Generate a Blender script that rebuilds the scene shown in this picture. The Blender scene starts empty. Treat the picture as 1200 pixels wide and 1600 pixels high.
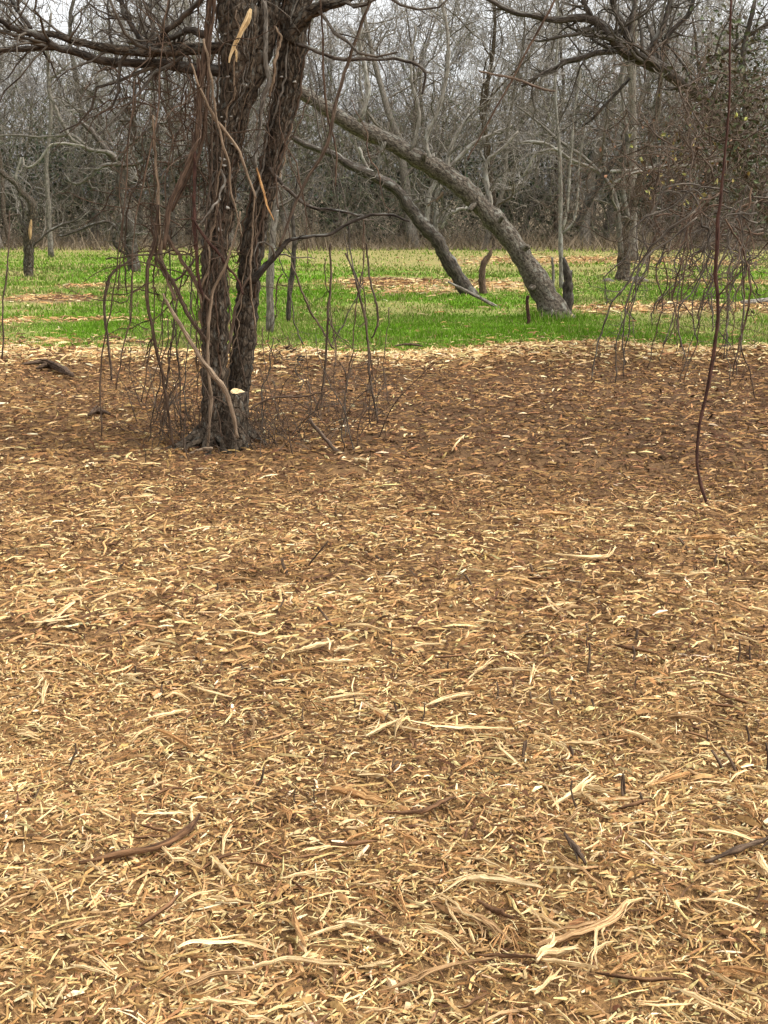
import bpy, math, random
import numpy as np
from mathutils import Vector

random.seed(7)
RNG = np.random.default_rng(11)
scene = bpy.context.scene
COL = scene.collection

# ---------------------------------------------------------------- camera, sky, sun, exposure
CAM_H, FPX, HORIZON = 1.7, 2000.0, 310.0
PITCH = math.atan((800.0 - HORIZON) / FPX)
cam_data = bpy.data.cameras.new('camera')
cam = bpy.data.objects.new('camera', cam_data)
COL.objects.link(cam)
cam.location = (0, 0, CAM_H)
cam.rotation_euler = (math.radians(90) - PITCH, 0, 0)
cam_data.sensor_fit = 'VERTICAL'
cam_data.sensor_height = 24.0
cam_data.lens = FPX / 1600.0 * 24.0
cam_data.clip_end = 3000
scene.camera = cam

SUN_EL, SUN_ROT = math.radians(60), math.radians(105)
world = bpy.data.worlds.new('World')
scene.world = world
world.use_nodes = True
wn = world.node_tree
wn.nodes.clear()
w_out = wn.nodes.new('ShaderNodeOutputWorld')
w_bg = wn.nodes.new('ShaderNodeBackground')
w_sky = wn.nodes.new('ShaderNodeTexSky')
w_sky.sky_type = 'NISHITA'
w_sky.sun_disc = False
w_sky.sun_elevation = SUN_EL
w_sky.sun_rotation = SUN_ROT
w_sky.air_density = 1.0
w_sky.dust_density = 4.0
w_sky.ozone_density = 1.0
w_hsv = wn.nodes.new('ShaderNodeHueSaturation')      # overcast: the cloud deck takes the blue out
w_hsv.inputs['Saturation'].default_value = 0.12
wn.links.new(w_sky.outputs[0], w_hsv.inputs['Color'])
wn.links.new(w_hsv.outputs[0], w_bg.inputs[0])
w_bg.inputs[1].default_value = 0.15
wn.links.new(w_bg.outputs[0], w_out.inputs[0])

sun_data = bpy.data.lights.new('sun', 'SUN')
sun_data.energy = 0.8
sun_data.angle = math.radians(25)
sun_data.color = (1.0, 0.95, 0.88)
sun = bpy.data.objects.new('sun', sun_data)
COL.objects.link(sun)
sun_dir = Vector((math.sin(SUN_ROT) * math.cos(SUN_EL), math.cos(SUN_ROT) * math.cos(SUN_EL), math.sin(SUN_EL)))
sun.rotation_euler = sun_dir.to_track_quat('Z', 'Y').to_euler()

scene.view_settings.view_transform = 'Standard'
scene.view_settings.look = 'None'
scene.view_settings.exposure = 1.32
scene.view_settings.gamma = 1.0
scene.view_settings.use_curve_mapping = False

# ---------------------------------------------------------------- numeric helpers
def hash01(ix, iy, seed):
    n = (ix.astype(np.int64) * 374761393 + iy.astype(np.int64) * 668265263 + seed * 974711) & 0x7fffffff
    n = ((n ^ (n >> 13)) * 1274126177) & 0x7fffffff
    n = ((n ^ (n >> 16)) * 1103515245 + 12345) & 0x7fffffff
    return (n & 0xfffff) / float(0xfffff)

def vnoise(x, y, seed=0):
    x = np.asarray(x, float); y = np.asarray(y, float)
    ix = np.floor(x); iy = np.floor(y)
    fx = x - ix; fy = y - iy
    fx = fx * fx * (3 - 2 * fx); fy = fy * fy * (3 - 2 * fy)
    a = hash01(ix, iy, seed); b = hash01(ix + 1, iy, seed)
    c = hash01(ix, iy + 1, seed); d = hash01(ix + 1, iy + 1, seed)
    return (a * (1 - fx) + b * fx) * (1 - fy) + (c * (1 - fx) + d * fx) * fy

def fbm(x, y, seed=0, oct=3):
    s = 0; amp = 0.5; tot = 0
    for k in range(oct):
        s = s + amp * vnoise(np.asarray(x) * 2 ** k, np.asarray(y) * 2 ** k, seed + 17 * k)
        tot += amp; amp *= 0.5
    return s / tot

def edge_y(x):                                   # where mulch gives way to grass
    x = np.asarray(x, float)
    return 14.5 + 0.9 * (fbm(x * 0.55 + 3.1, x * 0 + 0.5, 5, 3) - 0.5) + 0.45 * np.exp(-((x - 1.6) / 1.3) ** 2)

def height(x, y):
    x = np.asarray(x, float); y = np.asarray(y, float)
    near = np.clip((18 - y) / 4, 0, 1)
    z = 0.06 * (vnoise(x * 0.4, y * 0.4, 1) - 0.5)
    z = z + near * (0.065 * (vnoise(x * 1.6, y * 1.6, 2) - 0.5) + 0.045 * (vnoise(x * 5.5, y * 5.5, 3) - 0.5))
    z = z + 0.075 * np.exp(-(((x + 1.12) / .34) ** 2 + ((y - 9.05) / .42) ** 2))
    e = edge_y(x)
    z = z + 0.11 * np.exp(-((y - e + 0.75) / 0.55) ** 2) * (0.4 + vnoise(x * 1.2, y * 0.3, 9))
    z = z + 0.05 * (1 - near) * (vnoise(x * 1.1, y * 1.1, 4) - 0.5)
    return z

def hz(x, y):
    return float(height(np.array([x]), np.array([y]))[0])

CP, SP = math.cos(PITCH), math.sin(PITCH)
def ray(px, py):
    a = (px - 600.0) / FPX; b = (800.0 - py) / FPX
    return np.array([a, CP + b * SP, -SP + b * CP])

def P(px, py, D):                                # picture position at forward distance D -> point
    r = ray(px, py); t = D / r[1]
    return np.array([r[0] * t, D, CAM_H + r[2] * t])

def G(px, py, lift=0.0):                         # picture position on the ground -> point
    r = ray(px, py); z = 0.0
    for _ in range(4):
        t = (z - CAM_H) / r[2]
        x, y = r[0] * t, r[1] * t
        z = 0.5 * z + 0.5 * hz(x, y)
    return np.array([x, y, hz(x, y) + lift])

def smooth(pts, n):                              # Catmull-Rom resampling (any number of columns)
    pts = np.asarray(pts, float)
    if len(pts) == 2:
        t = np.linspace(0, 1, n)[:, None]
        return pts[0] * (1 - t) + pts[1] * t
    q = np.vstack([2 * pts[0] - pts[1], pts, 2 * pts[-1] - pts[-2]])
    d = np.linalg.norm(np.diff(pts[:, :3], axis=0), axis=1)
    s = np.concatenate([[0], np.cumsum(d)])
    out = []
    for u in np.linspace(0, s[-1], n):
        i = min(max(np.searchsorted(s, u, side='right') - 1, 0), len(pts) - 2)
        t = (u - s[i]) / max(s[i + 1] - s[i], 1e-9)
        p0, p1, p2, p3 = q[i], q[i + 1], q[i + 2], q[i + 3]
        out.append(0.5 * (2 * p1 + (p2 - p0) * t + (2 * p0 - 5 * p1 + 4 * p2 - p3) * t * t + (3 * p1 - p0 - 3 * p2 + p3) * t ** 3))
    return np.array(out)

def nrm(v):
    return v / np.maximum(np.linalg.norm(v, axis=-1, keepdims=True), 1e-9)

def np_mesh(name, V, faces, k, mat, col=None, bk=None, smooth_on=True):
    me = bpy.data.meshes.new(name)
    n = len(faces)
    me.vertices.add(len(V)); me.vertices.foreach_set('co', np.ascontiguousarray(V, np.float32).ravel())
    me.loops.add(n * k); me.loops.foreach_set('vertex_index', np.ascontiguousarray(faces, np.int32).ravel())
    me.polygons.add(n)
    me.polygons.foreach_set('loop_start', np.arange(0, n * k, k, dtype=np.int32))
    me.polygons.foreach_set('use_smooth', np.full(n, smooth_on))
    if col is not None:
        a = me.attributes.new('tint', 'FLOAT_COLOR', 'POINT')
        c4 = np.ones((len(V), 4), np.float32); c4[:, :3] = col
        a.data.foreach_set('color', c4.ravel())
    if bk is not None:
        a = me.attributes.new('bk', 'FLOAT_VECTOR', 'POINT')
        a.data.foreach_set('vector', np.ascontiguousarray(bk, np.float32).ravel())
    me.update(calc_edges=True)
    me.materials.append(mat)
    return me

def link(name, me, parent=None):
    o = bpy.data.objects.new(name, me)
    COL.objects.link(o)
    if parent is not None:
        o.parent = parent
    return o

def tag(o, label=None, cat=None, group=None, kind=None):
    if label: o['label'] = label
    if cat: o['category'] = cat
    if group: o['group'] = group
    if kind: o['kind'] = kind
    return o

def thing(name, label, cat, group=None, loc=(0, 0, 0)):
    o = bpy.data.objects.new(name, None)
    COL.objects.link(o)
    o.location = loc
    o.empty_display_size = 0.2
    return tag(o, label, cat, group)

class MB:                                        # collects tubes into one mesh
    def __init__(self, origin=(0, 0, 0)):
        self.V, self.F, self.B, self.C, self.n = [], [], [], [], 0
        self.o = np.array(origin, float)
    def tubes(self, Pt, R, sides=4, flat=1.0, cap=False, lump=0.0, col=None, roll=None):
        Pt = np.asarray(Pt, float); R = np.asarray(R, float)
        if Pt.ndim == 2: Pt = Pt[None]
        if R.ndim == 1: R = R[None]
        if cap:
            Pt = np.concatenate([Pt[:, :1], Pt, Pt[:, -1:]], 1)
            R = np.concatenate([R[:, :1] * 0.02, R, R[:, -1:] * 0.02], 1)
        K, N, _ = Pt.shape
        T = np.gradient(Pt, axis=1)
        if cap:
            T[:, 0] = T[:, 1] = Pt[:, 2] - Pt[:, 1]
            T[:, -1] = T[:, -2] = Pt[:, -2] - Pt[:, -3]
        T = nrm(T)
        m = nrm(Pt[:, -1] - Pt[:, 0])
        ref = np.zeros((K, 3)); ref[np.arange(K), np.argmin(np.abs(m), axis=1)] = 1
        ref = np.repeat(ref[:, None], N, 1)
        U = nrm(ref - (ref * T).sum(-1, keepdims=True) * T)
        W = np.cross(T, U)
        a = np.arange(sides) * 2 * math.pi / sides
        off = np.zeros(K) if roll is None else roll
        ang = a[None, None, :] + off[:, None, None] + np.zeros((1, N, 1))
        rr = R[:, :, None] * np.ones(sides)
        L = np.concatenate([np.zeros((K, 1)), np.cumsum(np.linalg.norm(np.diff(Pt, axis=1), axis=2), 1)], 1)
        if lump:
            sd = self.n % 1000
            for f, am in ((2, 1.0), (3, .7), (5, .5), (9, .4)):
                ph = vnoise(L * (1.6 + f * .5), np.full_like(L, f * 7.3), sd + f)[..., None] * 6.28
                am2 = vnoise(L * 3.2, np.full_like(L, f * 3.3), sd + f + 50)[..., None]
                rr = rr * (1 + lump * am * am2 * np.cos(f * a + ph))
        V = Pt[:, :, None] + (np.cos(ang) * rr)[..., None] * U[:, :, None] + (np.sin(ang) * rr * flat)[..., None] * W[:, :, None]
        r0 = np.maximum(R.mean(1), 1e-4)[:, None, None]
        offs = RNG.random(K)[:, None, None] * 20
        B = np.stack([np.cos(ang) * r0 + offs * 0, np.sin(ang) * r0 + 0 * offs, np.repeat(L[:, :, None], sides, 2) + offs], -1)
        base = self.n + (np.arange(K) * N * sides)[:, None, None]
        i = np.arange(N - 1)[None, :, None]; j = np.arange(sides)[None, None, :]; j2 = (j + 1) % sides
        q = np.stack([base + i * sides + j, base + i * sides + j2, base + (i + 1) * sides + j2, base + (i + 1) * sides + j], -1)
        self.V.append(V.reshape(-1, 3)); self.B.append(B.reshape(-1, 3)); self.F.append(q.reshape(-1, 4))
        c = np.ones((K, 3)) if col is None else np.broadcast_to(np.asarray(col, float), (K, 3))
        self.C.append(np.repeat(c, N * sides, 0))
        self.n += K * N * sides
        return self
    def mesh(self, name, mat):
        return np_mesh(name, np.vstack(self.V) - self.o, np.vstack(self.F), 4, mat, np.vstack(self.C), np.vstack(self.B), mat not in (M_SPLIT, M_ORANGE, M_TAN))
    def build(self, name, mat, parent=None):
        return link(name, self.mesh(name, mat), parent)

def kids(Pt, R, C, lmin, lmax, ang=(35, 70), npts=5, wander=0.25, trop=0.1, rr=0.5, rmin=0.003, tmin=0.25, tip=0.35, rng=RNG):
    """C children on each parent polyline, all at once."""
    Pt = np.asarray(Pt, float); R = np.asarray(R, float)
    if Pt.ndim == 2: Pt = Pt[None]; R = R[None]
    K, N, _ = Pt.shape
    par = np.repeat(np.arange(K), C); M = K * C
    t = tmin + (1 - tmin) * rng.random(M) ** 0.85
    f = t * (N - 1); i = np.minimum(f.astype(int), N - 2); w = (f - i)
    p = Pt[par, i] * (1 - w)[:, None] + Pt[par, i + 1] * w[:, None]
    r0 = R[par, i] * (1 - w) + R[par, i + 1] * w
    d = nrm(Pt[par, i + 1] - Pt[par, i])
    side = nrm(np.cross(d, rng.normal(size=(M, 3))))
    a = np.radians(rng.uniform(ang[0], ang[1], M))[:, None]
    d = d * np.cos(a) + side * np.sin(a)
    L = rng.uniform(lmin, lmax, M) * (1.15 - 0.5 * t)
    out = np.zeros((M, npts, 3)); out[:, 0] = p
    step = (L / (npts - 1))[:, None]
    for k in range(1, npts):
        d = nrm(d + wander * rng.normal(size=(M, 3)) + np.array([0, 0, trop]))
        out[:, k] = out[:, k - 1] + d * step
    ra = np.maximum(r0 * rr * rng.uniform(0.7, 1.1, M), rmin)
    rad = ra[:, None] * np.linspace(1, tip, npts)[None]
    return out, np.maximum(rad, rmin * 0.6)

# ---------------------------------------------------------------- materials
def new_mat(name, rough=0.9):
    m = bpy.data.materials.new(name); m.use_nodes = True
    nt = m.node_tree; b = nt.nodes['Principled BSDF']
    b.inputs['Roughness'].default_value = rough
    b.inputs['Specular IOR Level'].default_value = 0.2
    return m, nt, b

def node(nt, t, **kw):
    n = nt.nodes.new(t)
    for k, v in kw.items():
        if k in n.inputs: n.inputs[k].default_value = v
        else: setattr(n, k, v)
    return n

def ramp(nt, src, stops):
    r = nt.nodes.new('ShaderNodeValToRGB')
    el = r.color_ramp.elements
    while len(el) < len(stops): el.new(0.5)
    for e, (p, c) in zip(el, stops):
        e.position = p; e.color = (*c, 1)
    nt.links.new(src, r.inputs[0])
    return r.outputs[0]

def mix(nt, a, b, fac, mode='MIX'):
    m = nt.nodes.new('ShaderNodeMix'); m.data_type = 'RGBA'; m.blend_type = mode
    for sock, v in ((m.inputs['Factor'], fac), (m.inputs['A'], a), (m.inputs['B'], b)):
        if hasattr(v, 'is_linked'): nt.links.new(v, sock)
        elif isinstance(v, (int, float)): sock.default_value = v
        else: sock.default_value = (*v, 1)
    return m.outputs['Result']

def bark(name, dark, light, lichen=(0.36, 0.36, 0.31), lichen_amt=0.3, fr=55, fl=7, bump=0.6, topside=False, crack=0.0, lsc=14):
    m, nt, b = new_mat(name, 0.92)
    at = node(nt, 'ShaderNodeAttribute', attribute_name='bk')
    mp = node(nt, 'ShaderNodeMapping'); mp.inputs['Scale'].default_value = (fr, fr, fl)
    nt.links.new(at.outputs['Vector'], mp.inputs[0])
    n1 = node(nt, 'ShaderNodeTexNoise', Scale=1.0, Detail=5.0, Roughness=0.65, Distortion=0.6)
    nt.links.new(mp.outputs[0], n1.inputs['Vector'])
    c = ramp(nt, n1.outputs[0], [(0.34, tuple(x * 0.35 for x in dark)), (0.45, dark), (0.57, light), (0.70, tuple(min(1, x * 1.5) for x in light))])
    vo = node(nt, 'ShaderNodeTexVoronoi', feature='DISTANCE_TO_EDGE'); vo.inputs['Scale'].default_value = .75
    wv = node(nt, 'ShaderNodeVectorMath', operation='MULTIPLY_ADD'); nt.links.new(n1.outputs['Color'], wv.inputs[0]); wv.inputs[1].default_value = (.7, .7, .7); nt.links.new(mp.outputs[0], wv.inputs[2])
    nt.links.new(wv.outputs[0], vo.inputs['Vector'])
    crk = ramp(nt, vo.outputs['Distance'], [(.0, (1 - .75 * crack,) * 3), (.16, (1, 1, 1))])
    c = mix(nt, c, crk, 1.0, 'MULTIPLY')
    mp2 = node(nt, 'ShaderNodeMapping'); mp2.inputs['Scale'].default_value = (lsc, lsc, lsc * .45)
    nt.links.new(at.outputs['Vector'], mp2.inputs[0])
    n2 = node(nt, 'ShaderNodeTexNoise', Scale=1.0, Detail=4.0, Roughness=0.7)
    nt.links.new(mp2.outputs[0], n2.inputs['Vector'])
    f = ramp(nt, n2.outputs[0], [(0.60 - 0.18 * lichen_amt, (0, 0, 0)), (0.68 - 0.1 * lichen_amt, (1, 1, 1))])
    fm = node(nt, 'ShaderNodeMath', operation='MULTIPLY'); nt.links.new(f, fm.inputs[0]); fm.inputs[1].default_value = min(1, lichen_amt * 1.6)
    lf = fm.outputs[0]
    if topside:                                  # lichen grows on the upper side of a leaning trunk
        gn = node(nt, 'ShaderNodeNewGeometry'); sx = node(nt, 'ShaderNodeSeparateXYZ'); nt.links.new(gn.outputs['Normal'], sx.inputs[0])
        mr0 = node(nt, 'ShaderNodeMapRange'); nt.links.new(sx.outputs['Z'], mr0.inputs[0])
        mr0.inputs[1].default_value = -.1; mr0.inputs[2].default_value = .7; mr0.inputs[3].default_value = .05; mr0.inputs[4].default_value = .95
        m2 = node(nt, 'ShaderNodeMath', operation='MULTIPLY'); nt.links.new(lf, m2.inputs[0]); nt.links.new(mr0.outputs[0], m2.inputs[1]); m2.use_clamp = True
        lf = m2.outputs[0]
    c = mix(nt, c, lichen, lf)
    tint = node(nt, 'ShaderNodeAttribute', attribute_name='tint')
    c = mix(nt, c, tint.outputs['Color'], 1.0, 'MULTIPLY')
    oi = node(nt, 'ShaderNodeObjectInfo')
    mr = node(nt, 'ShaderNodeMapRange'); nt.links.new(oi.outputs['Random'], mr.inputs[0]); mr.inputs[3].default_value = 0.8; mr.inputs[4].default_value = 1.2
    cmb = node(nt, 'ShaderNodeCombineColor')
    for k in range(3): nt.links.new(mr.outputs[0], cmb.inputs[k])
    c = mix(nt, c, cmb.outputs[0], 1.0, 'MULTIPLY')
    nt.links.new(c, b.inputs['Base Color'])
    bp = node(nt, 'ShaderNodeBump', Strength=bump, Distance=0.02)
    hm = node(nt, 'ShaderNodeMath', operation='MULTIPLY_ADD'); nt.links.new(crk, hm.inputs[0]); hm.inputs[1].default_value = 1.0 if crack else 0.0; nt.links.new(n1.outputs[0], hm.inputs[2])
    nt.links.new(hm.outputs[0], bp.inputs['Height']); nt.links.new(bp.outputs[0], b.inputs['Normal'])
    return m

def tinted(name, scale=60, lo=0.7, hi=1.25, rough=0.85, trans=0.0):
    m, nt, b = new_mat(name, rough)
    tint = node(nt, 'ShaderNodeAttribute', attribute_name='tint')
    geo = node(nt, 'ShaderNodeNewGeometry')
    n1 = node(nt, 'ShaderNodeTexNoise', Scale=scale, Detail=2.0)
    nt.links.new(geo.outputs['Position'], n1.inputs['Vector'])
    g = ramp(nt, n1.outputs[0], [(0.3, (lo,) * 3), (0.7, (hi,) * 3)])
    c = mix(nt, tint.outputs['Color'], g, 1.0, 'MULTIPLY')
    nt.links.new(c, b.inputs['Base Color'])
    return m

M_MAIN = bark('dark_furrowed_bark', (0.064, 0.047, 0.031), (0.122, 0.092, 0.063), (0.22, 0.22, 0.185), lichen_amt=0.3, fr=44, fl=19, bump=1.0, crack=.7, lsc=32)
M_LEAN = bark('grey_lichened_bark', (0.074, 0.058, 0.042), (0.148, 0.121, 0.090), (0.23, 0.23, 0.19), 0.5, fr=38, fl=18, bump=.8, topside=True, crack=.4, lsc=20)
M_DARK = bark('dark_wet_bark', (0.036, 0.028, 0.021), (0.072, 0.057, 0.044), (0.25, 0.25, 0.215), 0.5, fr=45, fl=12, topside=True)
M_GREY = bark('grey_branch_bark', (0.10, 0.085, 0.066), (0.18, 0.156, 0.126), (0.28, 0.275, 0.235), 0.3, fr=60, fl=12)
M_PALE = bark('pale_dead_wood', (0.15, 0.132, 0.105), (0.235, 0.21, 0.172), (0.34, 0.34, 0.30), 0.35, fr=60, fl=12)
M_VINE = bark('reddish_vine_bark', (0.072, 0.045, 0.029), (0.135, 0.088, 0.058), (0.2, 0.17, 0.13), 0.1, fr=120, fl=10)
M_RED = bark('dark_red_vine_bark', (0.046, 0.022, 0.016), (0.085, 0.040, 0.028), (0.2, 0.12, 0.09), 0.08, fr=120, fl=12)
M_VPALE = bark('pale_vine_bark', (0.17, 0.118, 0.075), (0.27, 0.195, 0.128), (0.3, 0.25, 0.2), 0.1, fr=120, fl=10)
M_TWIG = bark('twig_bark', (0.064, 0.052, 0.039), (0.115, 0.095, 0.073), (0.2, 0.2, 0.17), 0.15, fr=80, fl=10, bump=0.2)
M_STEM = bark('brown_stem_bark', (0.070, 0.048, 0.032), (0.13, 0.092, 0.064), (0.2, 0.18, 0.15), 0.1, fr=120, fl=10, bump=0.3)
M_CUT = bark('weathered_stub_bark', (0.055, 0.034, 0.021), (0.115, 0.075, 0.047), (0.2, 0.15, 0.1), 0.12, fr=110, fl=14, bump=0.6)
M_FAR = bark('hazed_far_twig_bark', (0.205, 0.183, 0.155), (0.335, 0.305, 0.265), (0.42, 0.40, 0.36), 0.2, fr=20, fl=5, bump=0.2)  # lightened and greyed: distance haze put into the twig colour
M_SPLIT = bark('split_raw_wood', (0.56, 0.38, 0.18), (0.74, 0.56, 0.31), (0.8, 0.68, 0.45), 0.2, fr=140, fl=8, bump=0.5)
M_ORANGE = bark('orange_raw_wood', (0.34, 0.17, 0.065), (0.50, 0.29, 0.12), (0.6, 0.4, 0.22), 0.2, fr=140, fl=8, bump=0.5)
M_TAN = bark('tan_stick_wood', (0.30, 0.175, 0.08), (0.46, 0.30, 0.15), (0.55, 0.42, 0.25), 0.15, fr=140, fl=8, bump=0.5)
M_STICK = bark('brown_stick_bark', (0.105, 0.052, 0.025), (0.20, 0.105, 0.05), (0.3, 0.2, 0.12), 0.12, fr=120, fl=10, bump=0.5)
M_SHRED = tinted('shredded_wood', 90, 0.7, 1.25, 0.8)
M_LITTER = tinted('tinted_leaf', 30, 0.75, 1.25, 0.7)
M_GRASS = tinted('grass_blade', 3.0, 0.75, 1.2, 0.9)
M_GRASS.node_tree.nodes['Principled BSDF'].inputs['Specular IOR Level'].default_value = 0.05

mg, nt, b = new_mat('ground_soil', 0.95)
tint = node(nt, 'ShaderNodeAttribute', attribute_name='tint')
geo = node(nt, 'ShaderNodeNewGeometry')
na = node(nt, 'ShaderNodeTexNoise', Scale=9.0, Detail=6.0, Roughness=0.7)
nb = node(nt, 'ShaderNodeTexNoise', Scale=70.0, Detail=3.0, Roughness=0.7)
nt.links.new(geo.outputs['Position'], na.inputs['Vector']); nt.links.new(geo.outputs['Position'], nb.inputs['Vector'])
c = mix(nt, tint.outputs['Color'], ramp(nt, na.outputs[0], [(0.3, (0.6, 0.6, 0.6)), (0.7, (1.4, 1.4, 1.35))]), 1.0, 'MULTIPLY')
c = mix(nt, c, ramp(nt, nb.outputs[0], [(0.3, (0.6, 0.6, 0.6)), (0.7, (1.45, 1.4, 1.3))]), 1.0, 'MULTIPLY')
nt.links.new(c, b.inputs['Base Color'])
bp = node(nt, 'ShaderNodeBump', Strength=0.8, Distance=0.02)
nt.links.new(nb.outputs[0], bp.inputs['Height']); nt.links.new(bp.outputs[0], b.inputs['Normal'])
M_GROUND = mg

# ---------------------------------------------------------------- ground cover zones
def patch_list():
    out = []
    for px, py, wx, hy, s in [(75, 466, 85, 7, 1.0), (25, 501, 40, 5, .9), (150, 500, 110, 4, .6), (130, 447, 40, 4, .8), (620, 441, 105, 7, 1.0), (640, 450, 90, 9, .6), (780, 448, 70, 7, .9),
                          (1000, 482, 170, 8, .9), (1090, 478, 60, 9, 1.0), (1180, 480, 60, 9, .9), (60, 535, 130, 6, .6), (200, 535, 60, 5, .7), (1120, 440, 120, 6, .4),
                          (860, 408, 160, 6, .8), (950, 405, 120, 5, .6), (1110, 413, 90, 4, .5)]:
        c = G(px, py); e = G(px + wx, py); f1 = G(px, py - hy); f2 = G(px, py + hy)
        out.append((c[0], c[1], abs(e[0] - c[0]), max(0.25, abs(f1[1] - f2[1]) / 2), s))
    return out
PATCHES = patch_list()

def litter_mask(x, y):
    x = np.asarray(x, float); y = np.asarray(y, float)
    m = np.zeros_like(x)
    wob = fbm(x * 0.9, y * 0.9, 31, 3) - 0.5
    for cx, cy, rx, ry, s in PATCHES:
        d = np.sqrt(((x - cx) / rx) ** 2 + ((y - cy) / ry) ** 2) + wob * 1.1
        m = np.maximum(m, s * np.clip((1.15 - d) * 2.2, 0, 1))
    return m

def grass_amount(x, y):
    x = np.asarray(x, float); y = np.asarray(y, float)
    e = edge_y(x)
    g = np.clip((y - e + 0.3 + 1.2 * (fbm(x * 1.5, y * 1.5, 8, 3) - 0.5)) / 0.7, 0, 1)
    g = g * (1 - litter_mask(x, y))
    dry = np.clip((y - 29 - np.clip(-x, 0, 6) + 10 * (fbm(x * .25, y * .25, 12, 2) - 0.5)) / 7, 0, 1) * 0.9
    mott = np.clip((fbm(x * 0.55, y * 0.8, 21, 3) - 0.46) * 5, 0, 0.72)
    lush = np.clip(1.3 - np.hypot((x - 1.0) / 2.4, (y - 17.3) / 2.1), 0, 1) * 2 + np.clip(1.2 - np.hypot((x + 3.0) / 1.3, (y - 16.2) / 1.3), 0, 1) * 2
    return g * (1 - np.maximum(dry, mott * (1 - np.clip(lush, 0, 1))))

def mulch_amount(x, y):
    return np.clip((edge_y(x) - np.asarray(y) + 0.6) / 0.8, 0, 1)

def dark_band(x, y):                             # finely ground, soil-mixed strip by the tree, canopy shade put into its colour
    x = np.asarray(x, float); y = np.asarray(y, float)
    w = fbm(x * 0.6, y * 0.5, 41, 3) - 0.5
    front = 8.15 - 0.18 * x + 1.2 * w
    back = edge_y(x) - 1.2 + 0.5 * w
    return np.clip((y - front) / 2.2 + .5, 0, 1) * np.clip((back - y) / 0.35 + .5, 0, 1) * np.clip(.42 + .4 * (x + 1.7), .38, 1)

def axis(lo, hi, step):
    return np.arange(lo, hi - 1e-6, step)
xs = np.concatenate([-np.geomspace(600, 20, 22), axis(-20, -6, .3), axis(-6, 6, .1), axis(6, 20, .3), np.geomspace(20, 600, 22)])
ys = np.concatenate([-np.geomspace(60, 1, 10), axis(-.9, 1.8, .3), axis(1.8, 16.5, .1), axis(16.5, 50, .27), np.geomspace(50, 1500, 24)])
X, Y = np.meshgrid(xs, ys)
Z = height(X, Y)
nx, ny = len(xs), len(ys)
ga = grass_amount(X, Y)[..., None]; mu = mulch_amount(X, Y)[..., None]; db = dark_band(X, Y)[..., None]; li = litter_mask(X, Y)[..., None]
col = np.array([0.235, 0.200, 0.078]) * np.ones(X.shape + (1,))        # dry straw field
col = col * (1 - ga) + np.array([0.11, 0.20, 0.016]) * ga
col = col * (1 - li * .9) + np.array([0.24, 0.165, 0.09]) * li * .9
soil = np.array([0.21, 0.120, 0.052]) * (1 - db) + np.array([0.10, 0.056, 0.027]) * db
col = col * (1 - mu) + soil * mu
far = np.clip((Y - 46) / 4, 0, 1)[..., None]
col = col * (1 - far) + np.array([0.12, 0.09, 0.055]) * far
idx = np.arange(nx * ny).reshape(ny, nx)
q = np.stack([idx[:-1, :-1], idx[:-1, 1:], idx[1:, 1:], idx[1:, :-1]], -1).reshape(-1, 4)
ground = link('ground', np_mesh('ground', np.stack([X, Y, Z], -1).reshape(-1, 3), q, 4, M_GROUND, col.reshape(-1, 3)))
tag(ground, kind='structure')

# ---------------------------------------------------------------- shredded wood mulch (uncountable bits)
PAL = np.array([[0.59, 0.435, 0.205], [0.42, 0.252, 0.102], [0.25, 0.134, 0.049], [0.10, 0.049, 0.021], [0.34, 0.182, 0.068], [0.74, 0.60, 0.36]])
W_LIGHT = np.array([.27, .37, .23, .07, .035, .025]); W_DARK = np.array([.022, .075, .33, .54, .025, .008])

def scatter(y0, y1, dens, margin):
    area = 2 * (0.3125 * (y1 ** 2 - y0 ** 2) / 2 + margin * (y1 - y0))
    n = int(area * dens)
    y = y0 + (y1 - y0) * RNG.random(n * 2)
    wmax = 0.3125 * y1 + margin
    keep = RNG.random(n * 2) < (0.3125 * y + margin) / wmax
    y = y[keep][:n]
    x = (RNG.random(len(y)) * 2 - 1) * (0.3125 * y + margin)
    return x, y

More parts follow.
